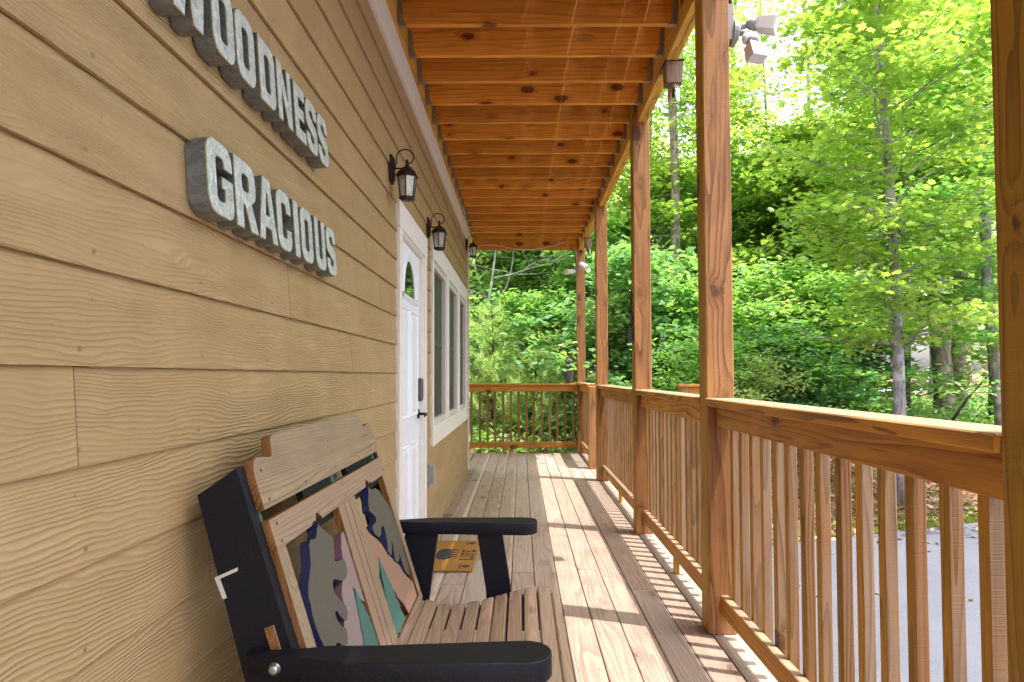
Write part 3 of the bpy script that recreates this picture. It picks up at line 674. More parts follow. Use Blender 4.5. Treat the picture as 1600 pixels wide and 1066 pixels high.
# ------------------------------------------------------------------ wall lanterns
def lantern(y, zb, label):
    t = thing('wall_lantern', label, 'lantern', (X, y, zb), 'dark bronze wall lanterns'); cx = -.612; Bz = M['bronze']
    p = MB(); p.box((X-.005, X+.012), (y-.036, y+.036), (zb+.10, zb+.245)); p.box((X+.0122, X+.02), (y-.024, y+.024), (zb+.115, zb+.23)); p.build('back_plate', Bz, t, origin=(X, y, zb))
    a = MB(); a.tube([(X+.015, y, zb+.178), (cx, y, zb+.178)], .005, 8)
    pts = [(X+.015, y, zb+.155)]+[(cx-.012+.047*math.cos(s), y, zb+.235+.047*math.sin(s)) for s in np.linspace(R(200), R(-10), 14)]
    pts += [(cx+.012+.018*math.cos(s), y, zb+.222+.016*math.sin(s)) for s in np.linspace(R(20), R(-190), 9)]
    a.tube(pts, .0038, 7); a.build('scroll_arm', Bz, t, smooth=True, origin=(cx, y, zb))
    r = MB(); r.lathe((cx, y, zb), [(.061, .128), (.066, .134), (.060, .141), (.050, .158), (.034, .170), (.031, .180), (.014, .186)], 6, ph=R(30))
    r.lathe((cx, y, zb), [(.010, .186), (.013, .194), (.006, .203), (.009, .212), (.002, .228)], 10); r.build('lantern_roof', Bz, t, origin=(cx, y, zb))
    f = MB()
    for k in range(6):
        th = R(30+60*k); f.tube([(cx+.040*math.cos(th), y+.040*math.sin(th), zb+.02), (cx+.054*math.cos(th), y+.054*math.sin(th), zb+.13)], .0038, 5)
    f.build('cage_frame', Bz, t, origin=(cx, y, zb))
    b = MB(); b.lathe((cx, y, zb), [(.012, 0), (.03, .002), (.046, .010), (.047, .016), (.042, .022)], 6, ph=R(30)); b.build('lantern_base', Bz, t, origin=(cx, y, zb))
    for k in range(6):
        th = R(30+60*k); t2 = R(90+60*k); g_ = MB(); a0, a1 = .038, .052
        g_.add([(cx+a0*math.cos(th), y+a0*math.sin(th), zb+.022), (cx+a0*math.cos(t2), y+a0*math.sin(t2), zb+.022), (cx+a1*math.cos(t2), y+a1*math.sin(t2), zb+.129), (cx+a1*math.cos(th), y+a1*math.sin(th), zb+.129)], [(0, 1, 2, 3)])
        g_.build('glass_pane', M['lantern_glass'], t, origin=(cx, y, zb))
    bu = MB(); bu.lathe((cx, y, zb), [(.002, .04), (.016, .048), (.022, .062), (.019, .078), (.011, .094), (.011, .125)], 12); bu.build('bulb', M['white_plastic'], t, smooth=True, origin=(cx, y, zb))
lantern(3.66, 2.185, 'bronze wall lantern left of the door, nearest and largest of the three')
lantern(5.12, 2.185, 'bronze wall lantern between the door and the window')
lantern(8.73, 2.76, 'farthest and smallest bronze wall lantern, under the joists at the house corner')

# ------------------------------------------------------------------ bench
bench = thing('bench', 'black and tan rustic bench with bear and pine tree cutouts in its back', 'bench', (-.3, 2.03, 0))
Y0 = 1.468; L31 = math.hypot(1, .31); Vd = Vector((-.31, 0, 1))/L31; Nd = Vector((1, 0, .31))/L31
def bp(u, v, o=0.): return Vector((-.454-.31*(.4-.662), Y0+u, .4)) + Vd*v + Nd*o
def back_piece(name, loops, depth, front, mat, edge=None, bevel=0., label=None):
    me = prism_mesh(clean(loops), depth, bevel, mat, edge)
    mtx = Matrix.Translation(bp(0, 0, front-depth)) @ Matrix(((0, Vd.x, Nd.x, 0), (1, 0, 0, 0), (0, Vd.z, Nd.z, 0), (0, 0, 0, 1)))
    return put_mesh(name, me, mtx, bench, label)
lum = wm('lumber', 'y'); oak = wm('oak_edge', 'y'); lumz = wm('lumber', 'z'); oakz = wm('oak_edge', 'z')
half = [(-.008, .584), (-.008, .655)]+cr(.032, .655, .040, 180, 100, 4)+[(.060, .692), (.085, .688), (.104, .686), (.116, .690), (.124, .703), (.132, .722), (.142, .734), (.18, .737), (.36, .739), (.57, .740)]
back_piece('top_slat', [[(u, v) for u, v in half]+[(1.14-u, v) for u, v in reversed(half[:-1])]], .021, 0, lum, oak, .001)
notch = [(-.004, .494), (.235, .494), (.25, .502), (.268, .498), (.285, .515), (.305, .512), (.325, .494)]
back_piece('second_slat', [notch+[(1.14-u, v) for u, v in reversed(notch)]+[(1.144, .558), (-.004, .558)]], .021, 0, lum, oak, .001)
for u0, u1 in ((-.004, .048), (.48, .540), (.545, .593), (.598, .668), (1.092, 1.144)):
    back_piece('back_stile', [[(u0, .03), (u1, .03), (u1, .4925), (u0, .4925)]], .021, -.0005, lumz, oakz)
back_piece('back_rail', [[(-.004, .005), (1.144, .005), (1.144, .029), (-.004, .029)]], .024, 0, lum, oak)
for v0, v1 in ((.285, .355), ): back_piece('rear_cross_rail', [[(-.050, v0), (1.19, v0), (1.19, v1), (-.050, v1)]], .019, -.034, lum, oak)
for u0, u1 in ((-.002, .022), (.56, .59), (1.118, 1.142)):
    back_piece('spacer', [[(u0, .50), (u1, .50), (u1, .62), (u0, .62)]], .018, -.0225, M['green_poly'])
back_piece('backing_board', [[(.30, .47), (.53, .47), (.53, .64), (.30, .64)]], .018, -.0225, M['black_poly'])
back_piece('backing_board', [[(.74, .47), (1.10, .47), (1.10, .64), (.74, .64)]], .018, -.0225, M['black_poly'])
bear1 = [(0.281, 0.487), (0.303, 0.468), (0.338, 0.448), (0.356, 0.431), (0.357, 0.416), (0.339, 0.403), (0.321, 0.389), (0.323, 0.376), (0.354, 0.369), (0.394, 0.363), (0.401, 0.351), (0.394, 0.332), (0.379, 0.322), (0.358, 0.318), (0.319, 0.325), (0.294, 0.338), (0.273, 0.344), (0.258, 0.338), (0.252, 0.326), (0.256, 0.308), (0.277, 0.287), (0.303, 0.264), (0.301, 0.247), (0.281, 0.234), (0.262, 0.24), (0.244, 0.258), (0.232, 0.275), (0.223, 0.28), (0.213, 0.274), (0.215, 0.258), (0.23, 0.239), (0.257, 0.219), (0.25, 0.201), (0.233, 0.191), (0.215, 0.192), (0.193, 0.206), (.18, .217), (.162, .220), (.15, .21), (.147, .197), (.145, .171), (.139, .148), (.096, .119), (.08, .14), (.074, .17), (.082, .21), (0.09, 0.243), (0.08, 0.271), (0.076, 0.297), (0.077, 0.324), (0.085, 0.343), (0.085, 0.362), (0.102, 0.381), (0.127, 0.398), (0.154, 0.416), (0.168, 0.438), (0.18, 0.458), (0.198, 0.466), (0.232, 0.46), (0.249, 0.467), (0.263, 0.478)]
bear2 = [(0.851, 0.489), (0.881, 0.472), (0.935, 0.47), (0.983, 0.452), (1.001, 0.424), (1.046, 0.389), (1.063, 0.355), (1.077, 0.319), (1.084, 0.289), (1.078, 0.246), (1.071, 0.215), (1.072, 0.171), (1.065, 0.14), (1.044, 0.119), (1.001, 0.148), (0.995, 0.171), (0.996, 0.197), (0.993, 0.222), (0.976, 0.203), (0.942, 0.199), (0.913, 0.215), (0.922, 0.233), (0.942, 0.259), (0.942, 0.28), (0.915, 0.256), (0.88, 0.24), (0.855, 0.262), (0.879, 0.286), (0.896, 0.323), (0.893, 0.343), (0.861, 0.344), (0.836, 0.327), (0.801, 0.323), (0.763, 0.344), (0.753, 0.369), (0.771, 0.374), (0.807, 0.371), (0.834, 0.383), (0.816, 0.399), (0.778, 0.419), (0.797, 0.445), (0.826, 0.464)]
brown2 = [(.671, .437), (0.684, 0.436), (0.688, 0.405), (0.717, 0.365), (0.75, 0.343), (0.802, 0.315), (0.832, 0.288), (0.858, 0.256), (0.922, 0.213), (0.976, 0.177), (0.991, 0.151), (1.03, 0.12), (1.088, 0.084), (1.088, 0.03), (0.90, 0.03), (0.873, 0.074), (0.821, 0.117), (0.823, 0.126), (0.792, 0.156), (0.794, 0.165), (0.771, 0.206), (0.744, 0.275), (0.71, 0.240), (0.671, 0.215)]
pink1 = [(0.472, 0.424), (0.4785, 0.412), (0.4785, 0.215), (0.467, 0.222), (0.452, 0.231), (0.417, 0.282), (0.410, 0.265), (0.402, 0.232), (0.392, 0.199), (0.378, 0.164), (0.370, 0.139), (0.33, 0.06), (.32, .03), (.05, .03), (.05, .09), (.11, .12), (.17, .17), (.22, .215), (0.264, 0.225), (0.308, 0.262), (0.315, 0.292), (0.341, 0.312), (0.392, 0.336), (0.408, 0.369), (0.42, 0.392), (0.452, 0.421)]
def pine(c):
    rt = [(0, .272), (.020, .238), (.016, .237), (.036, .206), (.028, .205), (.052, .168), (.042, .167), (.068, .128), (.056, .127), (.084, .085), (.070, .083), (.100, .035), (.02, .035), (.02, .028)]
    return [(c+a, b_) for a, b_ in rt]+[(c-a, b_) for a, b_ in reversed(rt[1:])]
Nv = M['navy_edge']
back_piece('mountain_cutout', [pink1], .020, -.006, M['mauve_poly'], plain('purple_edge', (.17, .085, .11), .4), label='mauve mountain cutout behind the near bear')
back_piece('mountain_cutout', [brown2], .020, -.006, M['brown_poly'], plain('brown_edge', (.16, .07, .04), .4), label='tan brown mountain cutout behind the far bear')
back_piece('bear_cutout', [bear1], .024, .0, M['grey_poly'], Nv, label='near standing bear cutout')
back_piece('bear_cutout', [bear2], .024, .0, M['grey_poly'], Nv, label='far standing bear cutout')
back_piece('pine_cutout', [pine(.424)], .016, -.004, M['green_poly'], plain('teal_edge', (.03, .11, .11), .4)); back_piece('pine_cutout', [pine(.737)], .016, -.004, M['green_poly'], bpy.data.materials['teal_edge'])
for s, ya, yb in ((0, 1.424, 1.463), (1, 2.613, 2.652)):   # black side boards of the back
    pts = [(-.592, 1.050), (-.672, .994), (-.500, .36), (-.42, .30), (-.372, .36)]
    m_ = MB(); m_.add([(x, ya, z) for x, z in pts]+[(x, yb, z) for x, z in pts], [(0, 1, 2, 3, 4), (9, 8, 7, 6, 5)]+[(k, k+5, (k+1) % 5+5, (k+1) % 5) for k in range(5)])
    m_.build('back_side_board', M['black_poly'], bench, origin=(-.5, ya, .7))
bb = MB(); bb.box((-.625, -.557), (1.419, 1.4235), (.836, .842)); q = MB()
q.add([(-.632, 1.4185, .827), (-.586, 1.4185, .847), (-.586, 1.4185, .840), (-.6225, 1.4185, .824), (-.608, 1.4185, .785), (-.6145, 1.4185, .783)]+[(-.632, 1.4235, .827), (-.586, 1.4235, .847), (-.586, 1.4235, .840), (-.6225, 1.4235, .824), (-.608, 1.4235, .785), (-.6145, 1.4235, .783)],
      [(0, 1, 2, 3), (0, 3, 4, 5), (9, 8, 7, 6), (11, 10, 9, 6), (0, 6, 7, 1), (1, 7, 8, 2), (2, 8, 9, 3), (3, 9, 10, 4), (4, 10, 11, 5), (5, 11, 6, 0)])
q.build('corner_bracket', plain('pale_bracket', (.60, .56, .52), .5), bench)
def arm(mir):
    fy = lambda y: y if not mir else 4.07-y
    o = [(.018, 1.351), (-.30, 1.350), (-.36, 1.356), (-.42, 1.372), (-.47, 1.388), (-.55, 1.394), (-.556, 1.4), (-.556, 1.422), (-.55, 1.4235), (-.452, 1.4235), (-.40, 1.437), (-.30, 1.438), (-.15, 1.450), (.01, 1.461)]
    o += [(.01+.048*math.sin(t), 1.406+.055*math.cos(t)) for t in np.linspace(.25, math.pi-.2, 8)]
    loop = [(x, fy(y)) for x, y in o]
    me = prism_mesh([loop], .040, .003, M['black_poly']); put_mesh('armrest', me, Matrix.Translation((0, 0, .638)), bench)
arm(False); arm(True)
for ya in (1.373, 2.655):
    for pts in ([(-.172, .637), (-.076, .637), (.022, 0), (-.075, 0)], [(-.45, .637), (-.323, .637), (-.41, 0), (-.52, 0)]):
        yb = ya+.04; m_ = MB(); m_.add([(x, ya, z) for x, z in pts]+[(x, yb, z) for x, z in pts], [(0, 1, 2, 3), (7, 6, 5, 4)]+[(k, k+4, (k+1) % 4+4, (k+1) % 4) for k in range(4)])
        m_.build('leg', M['black_poly'], bench, origin=(pts[0][0], ya, .3))
SEAT = [(-.386, .402, -14), (-.340, .398, -10), (-.290, .386, -3), (-.236, .385, 2), (-.181, .394, 10), (-.126, .406, 15), (-.076, .419, 15), (-.023, .433, 12), (.031, .446, 8), (.081, .445, -8), (.124, .415, -48)]
for i, (sx_, sz_, an) in enumerate(SEAT):
    link('seat_slat', box_mesh(.0455, 1.115, .021, lum, .003), bench, (sx_, 2.038, sz_-.0105), (0, R(-an), 0))
sr = [(-.42, .30)]+[(x, z-.026) for x, z, a in SEAT[:-1]]+[(.10, .385), (.105, .33), (.06, .29)]
for ya in (1.4635, 2.5735):
    yb = ya+.038; n = len(sr); m_ = MB(); m_.add([(x, ya, z) for x, z in sr]+[(x, yb, z) for x, z in sr], [tuple(range(n)), tuple(range(2*n-1, n-1, -1))]+[(k, k+n, (k+1) % n+n, (k+1) % n) for k in range(n)])
    m_.build('seat_side_rail', M['black_poly'], bench, origin=(0, ya, .3))
bo = MB(); bo.tube([(-.495, 1.3905, .656), (-.495, 1.380, .656)], [.013, .012], 14); bo.tube([(-.495, 1.380, .656), (-.495, 1.376, .656)], [.012, .006], 14); bo.build('bolt', M['steel'], bench, smooth=True)
sw = MB()
for u, v in ((.03, .60), (.03, .665), (.28, .60), (.56, .60), (.56, .68), (1.11, .60), (1.11, .67), (.03, .505), (.03, .545), (.57, .51), (.57, .545), (1.12, .51), (1.12, .545)):
    c0 = bp(u, v, .0015)
    ring = [c0+Vd*(.004*math.cos(t))+Vector((0, 1, 0))*(.004*math.sin(t)) for t in np.linspace(0, 2*math.pi, 7)[:-1]]; sw.add(ring, [tuple(range(6))])
for sx_, sz_, an in SEAT[1:10]:
    for yy in (1.50, 2.578): sw.add([(sx_+.004*math.cos(t), yy+.004*math.sin(t), sz_+.0024) for t in np.linspace(0, 2*math.pi, 7)[:-1]], [tuple(range(6))])
o = sw.build('screws', M['dark_metal'], bench); o['kind'] = 'stuff'

# ------------------------------------------------------------------ door mat
mat_t = thing('doormat', 'tan coir doormat printed with a black bear and the word LIFE', 'doormat', (-.51, 4.72, 0))
MX0, MX1, MY0, MY1 = -.695, -.312, 4.35, 5.12
link('mat_body', box_mesh(MX1-MX0, MY1-MY0, .016, M['coir'], .004), mat_t, ((MX0+MX1)/2, (MY0+MY1)/2, .0095))
def mprint(name, polys):
    m_ = MB()
    for p in polys: m_.add([(x, y, .0186) for x, y in p], [tuple(range(len(p)))])
    m_.build(name, M['mat_print'], mat_t)
def rect(x0, x1, y0, y1): return [(x0, y0), (x1, y0), (x1, y1), (x0, y1)]
# letters read along +y with their tops towards the wall: letter frame a = y, b = -x
def let(y, xb, polys): return [[(xb-b_, y+a) for a, b_ in p] for p in polys]
hh = .10; t1 = .016
Lq = [rect(0, t1, 0, hh), rect(0, .06, 0, t1), rect(-.008, t1+.008, hh-.01, hh), rect(.05, .06, 0, .035)]
Iq = [rect(0, t1, 0, hh), rect(-.009, t1+.009, 0, .01), rect(-.009, t1+.009, hh-.01, hh)]
Fq = [rect(0, t1, 0, hh), rect(0, .058, hh-t1, hh), rect(0, .042, .045, .058), rect(-.008, t1+.008, 0, .01), rect(.048, .058, hh-.034, hh)]
Eq = [rect(0, t1, 0, hh), rect(0, .06, hh-t1, hh), rect(0, .044, .045, .058), rect(0, .06, 0, t1), rect(.05, .06, hh-.034, hh), rect(.05, .06, 0, .034)]
xb = -.325; yy0 = 4.585
sq = lambda q: [[(a*.9, b_*.9) for a, b_ in p] for p in q]
mprint('word_life', let(yy0, xb, sq(Lq))+let(yy0+.078, xb, sq(Iq))+let(yy0+.125, xb, sq(Fq))+let(yy0+.20, xb, sq(Eq)))
# bear silhouette: feet towards +x
bearp = [(-.485, 4.55), (-.47, 4.60), (-.478, 4.62), (-.485, 4.64), (-.48, 4.66), (-.488, 4.70), (-.48, 4.72), (-.488, 4.74), (-.48, 4.76), (-.490, 4.80), (-.50, 4.84), (-.55, 4.85), (-.585, 4.83), (-.60, 4.80), (-.605, 4.74), (-.61, 4.68), (-.605, 4.62), (-.60, 4.57), (-.58, 4.54), (-.565, 4.525), (-.55, 4.53), (-.53, 4.515), (-.51, 4.53)]
legs_ = [[(-.49, y), (-.405, y+.012), (-.395, y+.03), (-.41, y+.034), (-.49, y+.045)] for y in (4.575, 4.64, 4.72, 4.79)]
fx = lambda p: [(-.492+(x+.49)*(.60 if x > -.49 else .78), 4.735+(y-4.69)*.86) for x, y in p]
bearp = fx(bearp); legs_ = [fx(l) for l in legs_]
mprint('bear_print', [bearp]+[l[::-1] for l in legs_])
paws = []
for py in (4.43, 5.03):
    px = -.360
    paws.append([(px+.026*math.cos(t), py+.030*math.sin(t)) for t in np.linspace(0, 2*math.pi, 11)[:-1]])
    for k in range(4): paws.append([(px-.042+.006*abs(k-1.5)+.010*math.cos(t), py-.039+.026*k+.009*math.sin(t)) for t in np.linspace(0, 2*math.pi, 7)[:-1]])
mprint('paw_print', paws)

# ------------------------------------------------------------------ jar lights, flood lights, cameras, cable, owl, lock
def jar_light(y, zt, label, w=.11):
    t = thing('jar_light', label, 'lamp', (.985, y, zt), 'wooden block lamps with glass jars')
    x0, x1 = .936, 1.045
    bm__ = MB(); bm__.add([(x0, y, zt), (x1, y, zt), (x1-.008, y+.006, zt-.135), (x0+.004, y+.006, zt-.135), (x0, y+.115, zt), (x1, y+.115, zt), (x1-.008, y+.11, zt-.135), (x0+.004, y+.11, zt-.135)],
                        [(3, 2, 1, 0), (4, 5, 6, 7), (0, 1, 5, 4), (2, 3, 7, 6), (0, 4, 7, 3), (1, 2, 6, 5)])
    bm__.build('wooden_block', wm('block', 'z'), t, origin=(x0+.05, y+.05, zt-.07))
    box('cover_strip', (x0-.006, x1+.006), (y-.008, y+.12), (zt+.001, zt+.014), M['dark_metal'], t)
    j = MB(); c = (.993, y+.058, zt-.135); j.lathe(c, [(.030, -.018), (.036, -.030), (.038, -.045), (.038, -.105), (.030, -.118), (.010, -.120)], 20); j.build('glass_jar', M['jar_glass'], t, smooth=True)
    l = MB(); l.lathe(c, [(.033, 0), (.033, -.020)], 20); l.build('jar_lid', M['hanger'], t)
    b = MB(); b.lathe(c, [(.010, -.02), (.016, -.05), (.018, -.065), (.004, -.085)], 12); b.build('bulb', M['white_plastic'], t, smooth=True)
    return t
jar_light(4.30, 3.248, 'wooden block lamp with a clear glass jar under the beam near the second post')
jar_light(9.9, 3.248, 'small wooden block lamp with a jar at the far end of the beam')
def sph(mb, c, rx, ry, rz, n=14, m=9, rot=None):
    vs = []; fs = []
    for i in range(m+1):
        ph = math.pi*i/m
        for k in range(n):
            th = 2*math.pi*k/n; v = Vector((rx*math.sin(ph)*math.cos(th), ry*math.sin(ph)*math.sin(th), rz*math.cos(ph)))
            if rot: v = rot @ v
            vs.append(v+Vector(c))
    for i in range(m):
        for k in range(n): fs.append((i*n+k, (i+1)*n+k, (i+1)*n+(k+1) % n, i*n+(k+1) % n))
    mb.add(vs, fs)
fl = thing('flood_light', 'twin grey flood light fixed to the outer face of the second post', 'flood light', (1.03, 3.36, 2.93))
GP = M['grey_plastic']; cx, cy, cz = 1.031, 3.355, 2.945
m_ = MB(); m_.box((1.0295, 1.058), (3.32, 3.40), (cz-.045, cz+.13)); m_.tube([(1.058, 3.36, cz), (1.078, 3.36, cz-.002)], [.062, .062], 20); m_.tube([(1.0785, 3.36, cz-.002), (1.09, 3.36, cz-.004)], [.054, .046], 20); m_.build('junction_box', GP, fl)
m_ = MB(); m_.tube([(1.052, 3.36, cz+.06), (1.055, 3.36, cz+.16), (1.02, 3.37, cz+.28)], .011, 8); m_.build('conduit', M['dark_metal'], fl, smooth=True)
def head(p0, d):
    d = Vector(d).normalized(); p0 = Vector(p0); m_ = MB()
    m_.tube([(1.09, 3.35, cz), tuple((p0+Vector((1.09, 3.35, cz)))/2+Vector((0, 0, .008))), tuple(p0)], [.014, .017, .012], 10)
    m_.tube([p0-d*.005, p0+d*.02, p0+d*.045], [.018, .030, .031], 12); m_.build('swivel_arm', GP, fl, smooth=True)
    h = MB(); s = d.cross(Vector((0, 0, 1))).normalized(); u = s.cross(d); base = p0+d*.045
    rings = [(.0, .028), (.012, .038), (.085, .044), (.095, .042)]
    for i, (q_, r_) in enumerate(rings):
        for a in range(4):
            sx2, uy = ((1, 1), (-1, 1), (-1, -1), (1, -1))[a]; h.v.append(tuple(base+d*q_+s*sx2*r_*1.0+u*uy*r_*.72))
    h.f = [(r*4+k, r*4+(k+1) % 4, (r+1)*4+(k+1) % 4, (r+1)*4+k) for r in range(3) for k in range(4)]+[(3, 2, 1, 0), (12, 13, 14, 15)]; h.m = [0]*len(h.f)
    h.build('lamp_head', M['white_plastic'], fl)
head((1.128, 3.33, cz+.035), (.75, -.35, -.25)); head((1.135, 3.30, cz-.045), (.10, -.30, -.9)); 
m_ = MB(); sph(m_, (1.112, 3.30, cz-.055), .022, .022, .030); m_.build('motion_sensor', M['white_plastic'], fl, smooth=True)
sp = thing('spot_light', 'pair of small white spotlights on the far corner post', 'spotlight', (.9, 10.9, 2.9))
def small_head(a, b_):
    m_ = MB(); a = Vector(a); b_ = Vector(b_); m_.tube([a, a+(b_-a)*.2, a+(b_-a)*.85, b_], [.028, .040, .045, .045], 12); m_.build('lamp_head', M['white_plastic'], sp, smooth=False)
small_head((.935, 10.80, 3.02), (1.04, 10.68, 2.93)); small_head((.855, 10.83, 2.90), (.72, 10.70, 2.865))
m_ = MB(); m_.tube([(.895, 10.895, 2.93), (.91, 10.85, 2.93), (.935, 10.80, 3.02)], .010, 7); m_.tube([(.895, 10.895, 2.93), (.88, 10.86, 2.92), (.855, 10.83, 2.90)], .010, 7); m_.box((.872, .899), (10.92, 10.98), (2.86, 3.0)); m_.build('bracket', GP, sp, smooth=False)
m_ = MB(); m_.tube([(.80, 10.85, 3.28), (.86, 10.85, 3.20), (.885, 10.88, 3.05), (.885, 10.93, 2.98)], .008, 7); m_.build('cable', M['dark_metal'], sp, smooth=True)
# white cable along the ledger and rim joist
m_ = MB()
pts = [(-.70, 8.3, 3.31), (-.71, 9.0, 3.20), (-.70, 9.8, 3.18), (-.69, 10.7, 3.19), (-.66, 10.845, 3.32)]
pts += [(-.66+1.25*t_, 10.845, 3.33-.075*math.sin(math.pi*max(0, (t_-.2)/.8)) if t_ > .2 else 3.33) for t_ in np.linspace(0, 1, 16)[1:]]+[(.75, 10.845, 3.40)]
m_.tube(pts, .006, 6); o = m_.build('power_cable', M['white_plastic'], smooth=True, origin=(-.66, 10.84, 3.3)); tag(o, 'thin white cable sagging along the far rim joist', 'cable')
# owl decoy
ow = MB(); OX, OY, OZ = .775, 10.965, 1.121
prof = [(.052, .0), (.062, .02), (.058, .05), (.072, .12), (.074, .19), (.068, .25), (.056, .285), (.050, .300), (.058, .325), (.060, .35), (.052, .375), (.03, .388), (.004, .392)]
ow.lathe((OX, OY, OZ), prof, 18)
for s in (-1, 1): ow.tube([(OX+.036*s, OY-.01, OZ+.36), (OX+.046*s, OY-.012, OZ+.415)], [.016, .003], 8)
for s in (-1, 1): ow.tube([(OX+.066*s, OY+.01, OZ+.26), (OX+.072*s, OY+.02, OZ+.16), (OX+.045*s, OY+.055, OZ+.02)], [.02, .026, .008], 8)
owl = thing('owl_decoy', 'dark grey plastic owl decoy perched on the far handrail by the corner post', 'owl decoy', (OX, OY, OZ))
ow.build('body', M['owl'], owl, smooth=True)
e = MB()
for s in (-1, 1): sph(e, (OX+.022*s-.008, OY-.052, OZ+.345), .012, .008, .012)
e.build('eyes', plain('amber_eye', (.35, .22, .05), .3), owl, smooth=True); e = MB(); e.tube([(OX-.008, OY-.055, OZ+.335), (OX-.010, OY-.072, OZ+.312)], [.009, .002], 7); e.build('beak', M['dark_metal'], owl)
# chain and lock box on the third post
lk = thing('lock_box', 'black key box hanging on a chain on the third post', 'lock box', (.885, 5.43, 1.6))
m_ = MB(); m_.box((.858, .8925), (5.40, 5.465), (1.50, 1.615)); m_.build('box_body', M['dark_metal'], lk, origin=(.875, 5.43, 1.55))
m_ = MB()
for k in range(13):
    zc = 1.63+k*.022; ax = (1, 0, 0) if k % 2 else (0, 1, 0)
    m_.tube([(.882+.009*ax[0]*math.cos(t), 5.43+.009*ax[1]*math.cos(t), zc+.013*math.sin(t)) for t in np.linspace(0, 2*math.pi, 9)], .0035, 5, cap=False)
m_.box((.868, .8925), (5.415, 5.445), (1.655, 1.72)); m_.build('chain', M['dark_metal'], lk, origin=(.88, 5.43, 1.8))

# ------------------------------------------------------------------ vegetation
def leaf_mesh(name, cen, size, mat, shape='quad', tilt=.5, droop=0., szvar=.3):
    """one mesh of many leaf faces; cen (n,3)"""
    n = len(cen); cen = np.asarray(cen, float)
    if shape == 'maple':
        T = np.array([(0, -.5, 0), (.16, -.28, .03), (.50, -.12, .0), (.30, .08, .05), (.34, .34, 0), (.12, .25, .03), (0, .55, -.04), (-.12, .25, .03), (-.34, .34, 0), (-.30, .08, .05), (-.50, -.12, 0), (-.16, -.28, .03)])
        F = [(0, 1, 3, 5), (1, 2, 3), (3, 4, 5), (0, 5, 6, 7), (0, 7, 9, 11), (7, 8, 9), (9, 10, 11)]
    elif shape == 'oval':
        T = np.array([(0, -.5, 0), (.26, -.1, .06), (.20, .28, .05), (0, .55, -.03), (-.20, .28, .05), (-.26, -.1, .06)]); F = [(0, 1, 2, 3), (0, 3, 4, 5)]
    elif shape == 'needle':
        T = np.array([(-.035, 0, 0), (.035, 0, 0), (0, 1., 0)]); F = [(0, 1, 2)]
    elif shape == 'blade':
        T = np.array([(-.06, 0, 0), (.06, 0, 0), (.03, .6, .1), (0, 1., .35)]); F = [(0, 1, 2, 3)]
    else:
        T = np.array([(0, -.5, 0), (.36, .0, .08), (0, .55, -.02), (-.36, .0, .08)]); F = [(0, 1, 2, 3)]
    sz = size*(1+rng.uniform(-szvar, szvar, n))
    up = rng.normal(0, tilt, (n, 3)); up[:, 2] = 1.0; 
    if shape in ('needle',): up = rng.normal(0, 1, (n, 3))
    if shape == 'blade': up = np.column_stack([np.cos(a := rng.uniform(0, 6.28, n)), np.sin(a), rng.uniform(-.2, .3, n)])
    up /= np.linalg.norm(up, axis=1)[:, None]
    az = rng.uniform(0, 2*np.pi, n); d = np.column_stack([np.cos(az), np.sin(az), np.full(n, 0. if hasattr(droop, '__len__') else -droop)+rng.normal(0, .15, n)])
    if shape == 'blade': d = np.column_stack([rng.normal(0, .3, n), rng.normal(0, .3, n), np.ones(n)])
    if shape == 'needle': d = np.asarray(droop) if hasattr(droop, '__len__') else d
    d = d - up*np.sum(d*up, 1)[:, None]; d /= np.linalg.norm(d, axis=1)[:, None]+1e-9
    sdv = np.cross(d, up)
    V = cen[:, None, :] + sz[:, None, None]*(T[None, :, 0:1]*sdv[:, None]+T[None, :, 1:2]*d[:, None]+T[None, :, 2:3]*up[:, None])
    k = len(T); V = V.reshape(-1, 3)
    me = bpy.data.meshes.new(name); me.vertices.add(len(V)); me.vertices.foreach_set('co', V.ravel())
    lf = np.concatenate([np.array(f) for f in F]); cnt = np.array([len(f) for f in F])
    loops = (np.arange(n)[:, None]*k + lf[None]).ravel(); tot = np.tile(cnt, n); st = np.concatenate([[0], np.cumsum(tot)[:-1]])
    me.loops.add(len(loops)); me.loops.foreach_set('vertex_index', loops.astype(np.int32))
    me.polygons.add(len(tot)); me.polygons.foreach_set('loop_start', st.astype(np.int32))
    me.materials.append(mat); me.update(calc_edges=True); return me
